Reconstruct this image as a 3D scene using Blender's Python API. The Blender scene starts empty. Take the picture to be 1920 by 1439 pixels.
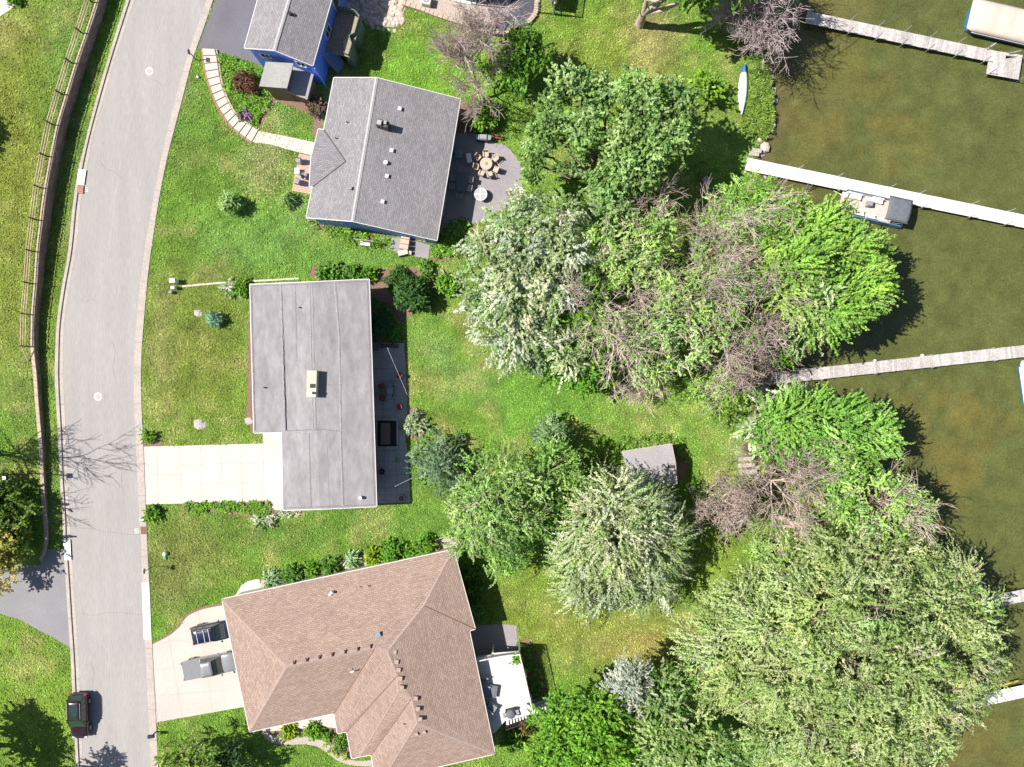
import bpy, math, random
import numpy as np
from mathutils import Vector, Matrix
SC = bpy.context.scene
COL = SC.collection
S = 18.5          # photo pixels per metre on the ground
HC = 77.0         # camera height in metres
def P(px, py, z=0.0):
    """ground-plan position (metres) of a photo point whose height is z"""
    k = (HC - z) / HC / S
    return Vector(((px - 960.0) * k, (719.5 - py) * k, z))
# ---------------------------------------------------------------- camera
cam = bpy.data.cameras.new('camera')
cam.sensor_width = 36.0
cam.lens = 36.0 * HC / (1920.0 / S)
cam.clip_end = 6000
co = bpy.data.objects.new('camera', cam); COL.objects.link(co)
co.location = (0, 0, HC)
SC.camera = co
# ---------------------------------------------------------------- light
EL = math.radians(52); AZ = math.atan2(-1.0, 0.10)
SC.world = bpy.data.worlds.new('World'); SC.world.use_nodes = True
nt = SC.world.node_tree; nt.nodes.clear()
sky = nt.nodes.new('ShaderNodeTexSky'); sky.sky_type = 'NISHITA'; sky.sun_disc = False
sky.sun_elevation = EL; sky.sun_rotation = AZ
bg = nt.nodes.new('ShaderNodeBackground'); bg.inputs[1].default_value = 0.065
wo = nt.nodes.new('ShaderNodeOutputWorld')
nt.links.new(sky.outputs[0], bg.inputs[0]); nt.links.new(bg.outputs[0], wo.inputs[0])
sl = bpy.data.lights.new('sun', 'SUN'); sl.energy = 5.0; sl.angle = math.radians(0.5); sl.color = (1.0, 0.955, 0.89)
so = bpy.data.objects.new('sun', sl); COL.objects.link(so)
sd = Vector((math.sin(AZ) * math.cos(EL), math.cos(AZ) * math.cos(EL), math.sin(EL)))
so.rotation_euler = (-sd).to_track_quat('-Z', 'Y').to_euler(); so.location = sd * 100
SC.view_settings.view_transform = 'Standard'; SC.view_settings.look = 'None'
SC.view_settings.exposure = 0.60; SC.view_settings.gamma = 1.0; SC.view_settings.use_curve_mapping = False
SC.render.engine = 'CYCLES'
SC.cycles.max_bounces = 6; SC.cycles.diffuse_bounces = 2; SC.cycles.transmission_bounces = 4; SC.cycles.transparent_max_bounces = 6
# ---------------------------------------------------------------- materials
MATS = {}
def mat(name, col, rough=0.8, var=0.18, scale=3.0, bump=0.0, bscale=None, spec=0.3, metal=0.0, col2=None, coord='Object', big=None, trans=0.0, stretch=None, island=0):
    """plain procedural surface: two scales of noise between col and col2"""
    if name in MATS: return MATS[name]
    m = bpy.data.materials.new(name); m.use_nodes = True; n = m.node_tree; N = n.nodes; L = n.links
    b = N['Principled BSDF']
    b.inputs['Roughness'].default_value = rough; b.inputs['Metallic'].default_value = metal
    b.inputs['Specular IOR Level'].default_value = spec
    tc = N.new('ShaderNodeTexCoord'); src = tc.outputs[coord]
    if stretch:
        mp = N.new('ShaderNodeMapping'); mp.inputs['Scale'].default_value = stretch; L.new(src, mp.inputs[0]); src = mp.outputs[0]
    no = N.new('ShaderNodeTexNoise'); no.inputs['Scale'].default_value = scale; no.inputs['Detail'].default_value = 6; no.inputs['Roughness'].default_value = 0.65
    L.new(src, no.inputs['Vector'])
    mx = N.new('ShaderNodeMix'); mx.data_type = 'RGBA'
    c2 = col2 if col2 else tuple(c * (1 - 2 * var) for c in col)
    c1 = col if col2 else tuple(min(1, c * (1 + var)) for c in col)
    mx.inputs[6].default_value = (*c1, 1); mx.inputs[7].default_value = (*c2, 1)
    rr = N.new('ShaderNodeMapRange'); rr.inputs[1].default_value = 0.33; rr.inputs[2].default_value = 0.67
    L.new(no.outputs[0], rr.inputs[0])
    L.new(rr.outputs[0], mx.inputs[0])
    out = mx.outputs[2]
    if big:
        n2 = N.new('ShaderNodeTexNoise'); n2.inputs['Scale'].default_value = big[0]; n2.inputs['Detail'].default_value = 4
        L.new(src, n2.inputs['Vector'])
        r2 = N.new('ShaderNodeMapRange'); r2.inputs[1].default_value = 0.3; r2.inputs[2].default_value = 0.7
        r2.inputs[3].default_value = 1 - big[1]; r2.inputs[4].default_value = 1 + big[1]
        L.new(n2.outputs[0], r2.inputs[0])
        vm = N.new('ShaderNodeVectorMath'); vm.operation = 'SCALE'
        L.new(out, vm.inputs[0]); L.new(r2.outputs[0], vm.inputs['Scale']); out = vm.outputs[0]
    if island:
        ge = N.new('ShaderNodeNewGeometry'); r3 = N.new('ShaderNodeMapRange'); r3.inputs[3].default_value = 1 - island; r3.inputs[4].default_value = 1 + island
        L.new(ge.outputs['Random Per Island'], r3.inputs[0]); v3 = N.new('ShaderNodeVectorMath'); v3.operation = 'SCALE'; L.new(out, v3.inputs[0]); L.new(r3.outputs[0], v3.inputs['Scale']); out = v3.outputs[0]
    L.new(out, b.inputs['Base Color'])
    if bump:
        nb = N.new('ShaderNodeTexNoise'); nb.inputs['Scale'].default_value = bscale or scale * 4; nb.inputs['Detail'].default_value = 4
        L.new(src, nb.inputs['Vector'])
        bp = N.new('ShaderNodeBump'); bp.inputs['Strength'].default_value = bump; bp.inputs['Distance'].default_value = 0.05
        L.new(nb.outputs[0], bp.inputs['Height']); L.new(bp.outputs[0], b.inputs['Normal'])
    MATS[name] = m
    return m
def attr_mat(name, rough=0.7, trans=0.3, spec=0.25, attr='Col'):
    m = bpy.data.materials.new(name); m.use_nodes = True; n = m.node_tree; N = n.nodes; L = n.links
    b = N['Principled BSDF']; b.inputs['Roughness'].default_value = rough; b.inputs['Specular IOR Level'].default_value = spec
    at = N.new('ShaderNodeAttribute'); at.attribute_name = attr
    L.new(at.outputs['Color'], b.inputs['Base Color'])
    if trans:
        t = N.new('ShaderNodeBsdfTranslucent'); ms = N.new('ShaderNodeMixShader'); ms.inputs[0].default_value = trans
        hs = N.new('ShaderNodeHueSaturation'); hs.inputs['Saturation'].default_value = 1.25; hs.inputs['Value'].default_value = 1.35
        L.new(at.outputs['Color'], hs.inputs['Color']); L.new(hs.outputs[0], t.inputs['Color'])
        L.new(b.outputs[0], ms.inputs[1]); L.new(t.outputs[0], ms.inputs[2]); L.new(ms.outputs[0], N['Material Output'].inputs[0])
    MATS[name] = m
    return m
def shingle(name, c1, c2, mortar, w=0.33, h=0.16, big=0.12):
    m = bpy.data.materials.new(name); m.use_nodes = True; n = m.node_tree; N = n.nodes; L = n.links
    b = N['Principled BSDF']; b.inputs['Roughness'].default_value = 0.9; b.inputs['Specular IOR Level'].default_value = 0.15
    uv = N.new('ShaderNodeUVMap'); uv.uv_map = 'UV'
    br = N.new('ShaderNodeTexBrick'); br.inputs['Scale'].default_value = 1.0
    br.inputs['Brick Width'].default_value = w; br.inputs['Row Height'].default_value = h
    br.inputs['Mortar Size'].default_value = 0.018; br.inputs['Mortar Smooth'].default_value = 0.6; br.inputs['Bias'].default_value = -0.1
    br.inputs['Color1'].default_value = (*c1, 1); br.inputs['Color2'].default_value = (*c2, 1); br.inputs['Mortar'].default_value = (*mortar, 1)
    L.new(uv.outputs[0], br.inputs['Vector'])
    tc = N.new('ShaderNodeTexCoord')
    n1 = N.new('ShaderNodeTexNoise'); n1.inputs['Scale'].default_value = 5.0; n1.inputs['Detail'].default_value = 8; n1.inputs['Roughness'].default_value = 0.8
    L.new(tc.outputs['Object'], n1.inputs['Vector'])
    n2 = N.new('ShaderNodeTexNoise'); n2.inputs['Scale'].default_value = 0.35; n2.inputs['Detail'].default_value = 3
    L.new(tc.outputs['Object'], n2.inputs['Vector'])
    r1 = N.new('ShaderNodeMapRange'); r1.inputs[1].default_value = 0.3; r1.inputs[2].default_value = 0.7; r1.inputs[3].default_value = 0.75; r1.inputs[4].default_value = 1.25
    r2 = N.new('ShaderNodeMapRange'); r2.inputs[1].default_value = 0.3; r2.inputs[2].default_value = 0.7; r2.inputs[3].default_value = 1 - big; r2.inputs[4].default_value = 1 + big
    L.new(n1.outputs[0], r1.inputs[0]); L.new(n2.outputs[0], r2.inputs[0])
    mu = N.new('ShaderNodeMath'); mu.operation = 'MULTIPLY'; L.new(r1.outputs[0], mu.inputs[0]); L.new(r2.outputs[0], mu.inputs[1])
    vm = N.new('ShaderNodeVectorMath'); vm.operation = 'SCALE'; L.new(br.outputs['Color'], vm.inputs[0]); L.new(mu.outputs[0], vm.inputs['Scale'])
    L.new(vm.outputs[0], b.inputs['Base Color'])
    bp = N.new('ShaderNodeBump'); bp.inputs['Strength'].default_value = 0.5; bp.inputs['Distance'].default_value = 0.02
    L.new(br.outputs['Fac'], bp.inputs['Height']); bp.invert = True; L.new(bp.outputs[0], b.inputs['Normal'])
    MATS[name] = m
    return m
M = dict(
 concrete=mat('concrete', (.55,.51,.455), .85, .05, 6, .1, 30, big=(.25,.07)),
 drive=mat('drive_concrete', (.50,.46,.41), .85, .06, 6, .1, 30, big=(.25,.07)),
 kerb=mat('kerb_concrete', (.44,.385,.34), .85, .10, 4, .1, 30, big=(.5,.08)),
 fresh=mat('fresh_concrete', (.78,.76,.74), .8, .04, 5),
 joint=mat('joint', (.28,.23,.18), .9, .1),
 asphalt_dark=mat('dark_asphalt', (.16,.15,.165), .9, .10, 9, .3, 60, big=(.3,.14)),
 patio=mat('patio_concrete', (.30,.275,.29), .85, .08, 5, .1, 30, big=(.4,.08)),
 paver=mat('paver', (.40,.38,.40), .85, .12, 6, big=(.7,.12)),
 mulch=mat('mulch', (.28,.17,.13), .95, .35, 14, .8, 25),
 gravel=mat('gravel', (.52,.44,.38), .9, .35, 16, .8, 20),
 darkgravel=mat('dark_gravel', (.10,.10,.13), .9, .4, 22, .8, 20),
 brick=mat('red_brick', (.40,.20,.15), .9, .2, 8),
 tan=mat('tan_block', (.50,.40,.31), .9, .15, 5, .4, 12),
 blue=mat('blue_siding', (.17,.30,.92), .6, .06, 3),
 trim_skylit_tread=mat('blue_trim_skylit_tread', (.32,.48,.75), .6, .06, 3),
 white=mat('white_paint', (.80,.79,.77), .5, .04, 5),
 offwhite=mat('white_vinyl', (.76,.73,.70), .5, .05, 5),
 cream=mat('cream_brick', (.56,.51,.42), .85, .15, 9),
 siding=mat('beige_siding', (.52,.46,.38), .7, .06, 3),
 greysiding=mat('grey_green_siding', (.19,.24,.25), .7, .08, 3),
 greendeck=mat('grey_green_boards', (.17,.22,.19), .8, .15, 6),
 brownwall=mat('brown_timber', (.22,.14,.07), .8, .2, 5),
 glass=mat('window_glass', (.03,.05,.06), .08, .1, 2, spec=.8),
 wood=mat('weathered_wood', (.36,.29,.22), .85, .2, 8, .3, 30),
 fencewood=mat('fence_rail_wood', (.62,.50,.32), .85, .18, 8, .3, 30),
 darkwood=mat('dark_post_wood', (.10,.07,.05), .85, .2, 8),
 salmon=mat('salmon_deck_wood', (.55,.36,.26), .8, .15, 7),
 dockgrey=mat('grey_dock_boards', (.50,.46,.44), .85, .18, 7, .3, 30, big=(.6,.1), island=.16),
 dockbrown=mat('brown_dock_boards', (.36,.26,.22), .85, .2, 7, .3, 30, island=.2),
 dockwhite=mat('white_dock_panels', (.74,.71,.70), .6, .05, 5, big=(.8,.05), island=.05),
 steel=mat('galvanised_steel', (.45,.45,.44), .4, .1, 5, metal=.6),
 bark=mat('bark', (.20,.155,.125), .95, .3, 5, .6, 12),
 palebark=mat('pale_bark', (.50,.41,.34), .9, .22, 5, .5, 12),
 twig=mat('purple_grey_twigs', (.52,.41,.37), .9, .18, 3),
 twigpale=mat('pale_twigs', (.66,.54,.46), .9, .18, 3),
 twiggrey=mat('lilac_grey_twigs', (.52,.42,.42), .9, .18, 3),
 twigbrown=mat('brown_twigs', (.54,.43,.37), .9, .18, 3),
 tanfab=mat('tan_fabric', (.55,.43,.33), .85, .1, 10),
 greyfab=mat('grey_fabric', (.30,.29,.30), .9, .1, 10),
 blackpl=mat('black_plastic', (.02,.02,.022), .5, .1, 6),
 rubber=mat('tyre_rubber', (.02,.02,.02), .8, .1, 6),
 rust=mat('rust_brown', (.26,.10,.06), .8, .2, 8),
 stone=mat('stone', (.45,.40,.36), .9, .2, 5, .4, 10),
 boulder=mat('pale_boulder', (.60,.50,.42), .9, .2, 5, .4, 10),
 lampwhite=mat('lamp_white', (.75,.75,.73), .4, .03, 5),
 red=mat('red_lens', (.45,.02,.02), .2, .05, 5, spec=.6),
 lens=mat('clear_lens', (.6,.6,.6), .1, .05, 5, spec=.8),
 manhole=mat('manhole_iron', (.50,.42,.40), .7, .2, 14),
 steptread=mat('pale_step_stone', (.60,.50,.43), .85, .08, 6, .2, 20, island=.06),
 hottub=mat('brown_cover', (.20,.13,.12), .7, .1, 6),
 greenpl=mat('green_ceramic', (.10,.35,.14), .4, .1, 6),
 terracotta=mat('terracotta', (.45,.20,.11), .8, .1, 6),
 bluegrey=mat('blue_grey_plastic', (.22,.30,.38), .5, .08, 6),
 boatblue=mat('blue_hull', (.04,.19,.36), .3, .1, 3, spec=.6),
 canvas=mat('cream_canvas', (.60,.50,.42), .85, .05, 2.5, .2, 6),
 bimini=mat('charcoal_canvas', (.14,.15,.17), .85, .1, 3, .3, 6),
)
M['leaf'] = attr_mat('leaf', .65, .28)
M['turf'] = attr_mat('turf', .8, 0, .1)
M['grass'] = None
def car_paint(name, c, rough=.25, metal=.3):
    m = mat(name, c, rough, .03, 2, metal=metal, spec=.6)
    m.node_tree.nodes['Principled BSDF'].inputs['Coat Weight'].default_value = .8
    m.node_tree.nodes['Principled BSDF'].inputs['Coat Roughness'].default_value = .06
    return m
# ---------------------------------------------------------------- object helpers
def tag(o, label=None, cat=None, group=None, kind=None):
    if label: o['label'] = label
    if cat: o['category'] = cat
    if group: o['group'] = group
    if kind: o['kind'] = kind
    return o
def thing(name, label, cat, loc=(0, 0, 0), rz=0.0, group=None):
    o = bpy.data.objects.new(name, None); COL.objects.link(o); o.empty_display_size = .3
    o.location = loc; o.rotation_euler = (0, 0, rz)
    return tag(o, label, cat, group)
def wloc(o):
    v = Vector((0, 0, 0))
    while o is not None:
        v += o.location; o = o.parent
    return v
def link(name, me, m, parent=None, smooth=False):
    o = bpy.data.objects.new(name, me); COL.objects.link(o)
    if m: me.materials.append(m)
    if parent: o.parent = parent
    if smooth: me.shade_smooth()
    return o
class MB:
    def __init__(s): s.v = []; s.f = []
    def add(s, vs, fs):
        k = len(s.v); s.v += [tuple(v) for v in vs]; s.f += [tuple(i + k for i in f) for f in fs]; return s
    def box(s, c, d, rz=0.0, taper=1.0):
        x, y, z = d[0] / 2, d[1] / 2, d[2] / 2; cs, sn = math.cos(rz), math.sin(rz); vs = []
        for dz, t in ((-z, 1), (z, taper)):
            for dx, dy in ((-x, -y), (x, -y), (x, y), (-x, y)):
                dx *= t; dy *= t
                vs.append((c[0] + dx * cs - dy * sn, c[1] + dx * sn + dy * cs, c[2] + dz))
        return s.add(vs, [(3, 2, 1, 0), (4, 5, 6, 7), (0, 1, 5, 4), (1, 2, 6, 5), (2, 3, 7, 6), (3, 0, 4, 7)])
    def tube(s, a, b, r0, r1=None, n=8, cap=True):
        a = Vector(a); b = Vector(b); r1 = r0 if r1 is None else r1; d = (b - a).normalized()
        u = d.cross(Vector((0, 0, 1)) if abs(d.z) < .9 else Vector((1, 0, 0))).normalized(); w = d.cross(u)
        vs = [a + (u * math.cos(t) + w * math.sin(t)) * r0 for t in [2 * math.pi * i / n for i in range(n)]]
        vs += [b + (u * math.cos(t) + w * math.sin(t)) * r1 for t in [2 * math.pi * i / n for i in range(n)]]
        fs = [(i, (i + 1) % n, n + (i + 1) % n, n + i) for i in range(n)]
        if cap: fs += [tuple(range(n))[::-1], tuple(range(n, 2 * n))]
        return s.add(vs, fs)
    def lathe(s, c, prof, n=16):
        vs = []; fs = []
        for r, z in prof:
            for i in range(n):
                t = 2 * math.pi * i / n; vs.append((c[0] + r * math.cos(t), c[1] + r * math.sin(t), c[2] + z))
        for k in range(len(prof) - 1):
            for i in range(n):
                j = (i + 1) % n; fs.append((k * n + i, k * n + j, (k + 1) * n + j, (k + 1) * n + i))
        fs.append(tuple(range((len(prof) - 1) * n, len(prof) * n)))
        return s.add(vs, fs)
    def prism(s, poly, z0, z1):
        """poly: world xy list, z0/z1 numbers"""
        n = len(poly); a = sum(poly[i][0] * poly[(i + 1) % n][1] - poly[(i + 1) % n][0] * poly[i][1] for i in range(n))
        if a < 0: poly = list(poly)[::-1]
        vs = [(p[0], p[1], z0) for p in poly] + [(p[0], p[1], z1) for p in poly]
        return s.add(vs, [tuple(range(n))[::-1], tuple(range(n, 2 * n))] + [(i, (i + 1) % n, n + (i + 1) % n, n + i) for i in range(n)])
    def build(s, name, m, parent=None, world=False, smooth=False):
        me = bpy.data.meshes.new(name); off = wloc(parent) if (world and parent) else Vector((0, 0, 0))
        me.from_pydata([(v[0] - off.x, v[1] - off.y, v[2] - off.z) for v in s.v], [], s.f); me.update()
        return link(name, me, m, parent, smooth)
def pxpoly(pts, z=0.0): return [P(x, y, z).to_2d() for x, y in pts]
EXCL = []
def sheet(name, pts, z, m, th=0.02, kind='structure', label=None, cat=None, group=None):
    EXCL.append([P(x, y) for x, y in pts])
    o = MB().prism(pxpoly(pts, 0), z - th, z).build(name, m)
    return tag(o, label, cat, group, kind)
def smooth_line(pts, n=6):
    """Catmull-Rom through pixel points"""
    out = []
    for i in range(len(pts) - 1):
        p0 = pts[max(i - 1, 0)]; p1 = pts[i]; p2 = pts[i + 1]; p3 = pts[min(i + 2, len(pts) - 1)]
        for k in range(n):
            t = k / n
            out.append(tuple(.5 * (2 * p1[j] + (-p0[j] + p2[j]) * t + (2 * p0[j] - 5 * p1[j] + 4 * p2[j] - p3[j]) * t * t + (-p0[j] + 3 * p1[j] - 3 * p2[j] + p3[j]) * t ** 3) for j in (0, 1)))
    out.append(tuple(pts[-1][:2])); return out
def copy_tree(o, parent=None):
    c = o.copy(); COL.objects.link(c); c.parent = parent
    for ch in list(o.children): copy_tree(ch, c)
    return c
def dup(o, loc, rz=0.0, label=None, s=1.0, group=None):
    c = copy_tree(o); c.location = loc; c.rotation_euler = (0, 0, rz); c.scale = (s, s, s)
    if label: c['label'] = label
    if group: c['group'] = group
    return c
def inset(poly, d):
    n = len(poly); a = sum(poly[i][0] * poly[(i + 1) % n][1] - poly[(i + 1) % n][0] * poly[i][1] for i in range(n)); sg = 1 if a > 0 else -1
    out = []
    for i in range(n):
        p0 = Vector(poly[i - 1][:2]); p = Vector(poly[i][:2]); p2 = Vector(poly[(i + 1) % n][:2])
        e1 = (p - p0).normalized(); e2 = (p2 - p).normalized()
        n1 = Vector((-e1.y, e1.x)) * sg; n2 = Vector((-e2.y, e2.x)) * sg
        b = (n1 + n2); b = b / max(.3, b.dot(n1)) if b.length > 1e-6 else n1
        out.append(p + b * d)
    return out
def add_uv(me):
    uvl = me.uv_layers.new(name='UV')
    for p in me.polygons:
        n = p.normal; u = Vector((0, 0, 1)).cross(n)
        u = u.normalized() if u.length > .02 else Vector((1, 0, 0)); v = n.cross(u)
        for li in p.loop_indices:
            c = me.vertices[me.loops[li].vertex_index].co; uvl.data[li].uv = (c.dot(u), c.dot(v))
def roof(faces, m, parent, th=.16, fascia=None, name='roof', fname='gutter'):
    """faces: lists of (px, py, z) in the photo; returns the roof object (closed slab) with a gutter/fascia child"""
    key = {}; V = []; F = []
    for f in faces:
        idx = []
        for p in f:
            if p not in key: key[p] = len(V); V.append(P(*p))
            idx.append(key[p])
        a = sum(V[idx[i]].x * V[idx[(i + 1) % len(idx)]].y - V[idx[(i + 1) % len(idx)]].x * V[idx[i]].y for i in range(len(idx)))
        F.append(idx if a > 0 else idx[::-1])
    ed = {}
    for f in F:
        for i in range(len(f)):
            e = (f[i], f[(i + 1) % len(f)]); ed[e] = 1
    bnd = [e for e in ed if (e[1], e[0]) not in ed]
    off = wloc(parent); n = len(V)
    vs = [v - off for v in V] + [v - off - Vector((0, 0, th)) for v in V]
    fs = [tuple(f) for f in F] + [tuple(i + n for i in f[::-1]) for f in F] + [(a, a + n, b + n, b) for a, b in bnd]
    me = bpy.data.meshes.new(name); me.from_pydata(vs, [], fs); me.update(); add_uv(me)
    ro = link(name, me, m, parent)
    if fascia:
        g = MB()
        for a, b in bnd:
            A = V[a]; B = V[b]; d = (B - A); d.z = 0
            if d.length < .05: continue
            o = Vector((d.y, -d.x, 0)).normalized()
            q = [A + o * .004, B + o * .004, B + o * .06, A + o * .06]
            lo = [p + Vector((0, 0, -.17)) for p in q]; hi = [p + Vector((0, 0, -.012)) for p in q]
            g.add(lo + hi, [(3, 2, 1, 0), (4, 5, 6, 7), (0, 1, 5, 4), (1, 2, 6, 5), (2, 3, 7, 6), (3, 0, 4, 7)])
        g.build(fname, fascia, ro, world=True)
    return ro
def walls(poly, tops, m, parent, name='wall', z0=-.3):
    """poly world xy, tops per-vertex heights"""
    n = len(poly); a = sum(poly[i][0] * poly[(i + 1) % n][1] - poly[(i + 1) % n][0] * poly[i][1] for i in range(n))
    if a < 0: poly = poly[::-1]; tops = tops[::-1]
    vs = [(p[0], p[1], z0) for p in poly] + [(p[0], p[1], t) for p, t in zip(poly, tops)]
    b = MB().add(vs, [(i, (i + 1) % n, n + (i + 1) % n, n + i) for i in range(n)])
    return b.build(name, m, parent, world=True)
def opening(a, b, t, w, z, h, parent, out=1, kind='window', frame='white', label=None):
    """window or door set on wall a->b (world xy) at fraction t"""
    a = Vector(a[:2]); b = Vector(b[:2]); d = (b - a).normalized(); nrm = Vector((d.y, -d.x)) * out
    c = a + (b - a) * t; rz = math.atan2(d.y, d.x)
    f = MB(); e = .09
    cc = c + nrm * .03
    for dx, ww, dz, hh in ((-(w / 2 - e / 2), e, 0, h), ((w / 2 - e / 2), e, 0, h), (0, w - 2 * e, h / 2 - e / 2, e), (0, w - 2 * e, -h / 2 + e / 2, e), (0, .05, 0, h - 2 * e)):
        f.box((cc.x + d.x * dx, cc.y + d.y * dx, z + dz), (ww, .10, hh), rz)
    fo = f.build('frame' if kind == 'window' else 'door_frame', M[frame], None)
    c2 = c + nrm * .012
    g = MB().box((c2.x, c2.y, z), (w - .12, .05, h - .12), rz).build(kind, M['glass'] if kind == 'window' else M[frame], parent, world=True)
    fo.parent = g; off = wloc(parent)
    for v in fo.data.vertices: v.co -= off
    return g
# ---------------------------------------------------------------- foliage
def np_mesh(name, V, F4, cols=None):
    me = bpy.data.meshes.new(name); nv = len(V); nf = len(F4); k = F4.shape[1]
    me.vertices.add(nv); me.vertices.foreach_set('co', V.astype(np.float32).ravel())
    me.loops.add(nf * k); me.loops.foreach_set('vertex_index', F4.astype(np.int32).ravel())
    me.polygons.add(nf); me.polygons.foreach_set('loop_start', np.arange(0, nf * k, k, dtype=np.int32))
    me.update(calc_edges=True)
    if cols is not None:
        a = me.color_attributes.new(name='Col', type='FLOAT_COLOR', domain='POINT')
        a.data.foreach_set('color', np.concatenate([cols, np.ones((nv, 1))], 1).astype(np.float32).ravel())
    return me
def nrmz(a): return a / np.maximum(1e-6, np.linalg.norm(a, axis=-1, keepdims=True))
def leaves_at(pos, axis, nup, ll, lw, cols, rng):
    n = len(pos)
    nn = nrmz(nup + rng.normal(0, .38, (n, 3))); ax = nrmz(axis + rng.normal(0, .35, (n, 3)))
    sd_ = nrmz(np.cross(ax, nn)); L_ = ll * rng.uniform(.7, 1.3, (n, 1)); W_ = lw * rng.uniform(.7, 1.3, (n, 1))
    V = np.stack([pos - ax * L_ * .5, pos + sd_ * W_ * .5, pos + ax * L_ * .5, pos - sd_ * W_ * .5], 1).reshape(-1, 3)
    F = np.arange(n * 4).reshape(n, 4)
    return V, F, np.repeat(cols, 4, 0)
def seg_tubes(p0, p1, r0, r1, k=3):
    d = nrmz(p1 - p0); ref = np.where(np.abs(d[:, 2:3]) < .9, np.array([[0, 0, 1.]]), np.array([[1., 0, 0]]))
    u = nrmz(np.cross(d, ref)); w = np.cross(d, u); n = len(p0); ring0 = []; ring1 = []
    for i in range(k):
        t = 2 * math.pi * i / k; o = u * math.cos(t) + w * math.sin(t)
        ring0.append(p0 + o * r0[:, None]); ring1.append(p1 + o * r1[:, None])
    V = np.stack(ring0 + ring1, 1).reshape(-1, 3); base = np.arange(n)[:, None, None] * 2 * k
    q = np.array([[i, (i + 1) % k, k + (i + 1) % k, k + i] for i in range(k)])[None]
    return V, (base + q).reshape(-1, 4)
STY = {
 'maple': dict(dens=1.6, shoots=6, nl=11, sl=.75, ll=0.290, lw=0.198, droop=.25, rnd=.9, out=.9, cols=[(0.112,0.242,0.033),(0.165,0.327,0.050),(0.240,0.397,0.101),(0.076,0.170,0.028)]),
 'maplepale': dict(dens=1.7, shoots=6, nl=11, sl=.75, ll=0.290, lw=0.198, droop=.25, rnd=.9, out=.9, cols=[(0.195,0.336,0.078),(0.284,0.437,0.145),(0.404,0.525,0.235),(0.119,0.233,0.045)]),
 'bright': dict(dens=1.6, shoots=6, nl=11, sl=.8, ll=0.309, lw=0.187, droop=.2, rnd=.8, out=1, cols=[(0.144,0.333,0.025),(0.211,0.436,0.037),(0.105,0.244,0.025),(0.290,0.487,0.075)]),
 'spiky': dict(flow=(.9,.12,.05), dens=1.5, shoots=5, nl=16, sl=1.5, ll=0.290, lw=0.158, droop=.35, rnd=.35, out=1.2, cols=[(0.232,0.437,0.058),(0.320,0.545,0.087),(0.147,0.300,0.044),(0.379,0.518,0.145)]),
 'silver': dict(flow=(.15,-.35,0), dens=1.5, shoots=5, nl=15, sl=1.15, ll=0.290, lw=0.158, droop=.7, rnd=.5, out=1.0, cols=[(0.514,0.560,0.390),(0.655,0.672,0.520),(0.317,0.426,0.173),(0.152,0.291,0.055)]),
 'weepwhite': dict(flow=(.25,-.5,0), dens=1.25, shoots=5, nl=24, sl=2.3, ll=0.260, lw=0.128, droop=1.1, rnd=.3, out=1.1, cols=[(0.498,0.538,0.332),(0.628,0.638,0.465),(0.355,0.437,0.188),(0.213,0.336,0.077)]),
 'willow': dict(flow=(.12,-.4,0), dens=1.45, shoots=5, nl=20, sl=1.6, ll=0.251, lw=0.109, droop=.9, rnd=.45, out=.9, cols=[(0.338,0.438,0.151),(0.436,0.530,0.221),(0.520,0.570,0.302),(0.210,0.332,0.070)]),
 'locust': dict(dens=1.5, shoots=5, nl=16, sl=1.0, ll=0.232, lw=0.119, droop=.5, rnd=.7, out=.8, cols=[(0.232,0.406,0.087),(0.331,0.505,0.138),(0.464,0.585,0.251),(0.149,0.276,0.050)]),
 'olive': dict(dens=1.1, shoots=5, nl=12, sl=.8, ll=0.251, lw=0.138, droop=.3, rnd=.8, out=.8, cols=[(0.321,0.516,0.121),(0.450,0.640,0.201),(0.529,0.640,0.295),(0.193,0.355,0.067)]),
 'dark': dict(dens=1.8, shoots=6, nl=12, sl=.7, ll=0.251, lw=0.128, droop=.3, rnd=.8, out=.9, cols=[(0.045,0.108,0.033),(0.076,0.156,0.044),(0.032,0.072,0.022)]),
 'spruce': dict(dens=2.6, shoots=6, nl=14, sl=.6, ll=0.213, lw=0.089, droop=.1, rnd=.5, out=1.2, cols=[(0.157,0.262,0.145),(0.252,0.372,0.223),(0.377,0.496,0.336),(0.095,0.165,0.078)]),
 'yellow': dict(dens=1.7, shoots=6, nl=11, sl=.6, ll=0.270, lw=0.198, droop=.2, rnd=.8, out=.9, cols=[(0.490,0.440,0.121),(0.641,0.550,0.253),(0.292,0.330,0.061)]),
 'bluewhite': dict(dens=2.2, shoots=6, nl=16, sl=.9, ll=0.232, lw=0.109, droop=.6, rnd=.6, out=1, cols=[(0.490,0.525,0.422),(0.608,0.630,0.514),(0.351,0.399,0.303)]),
}
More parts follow.
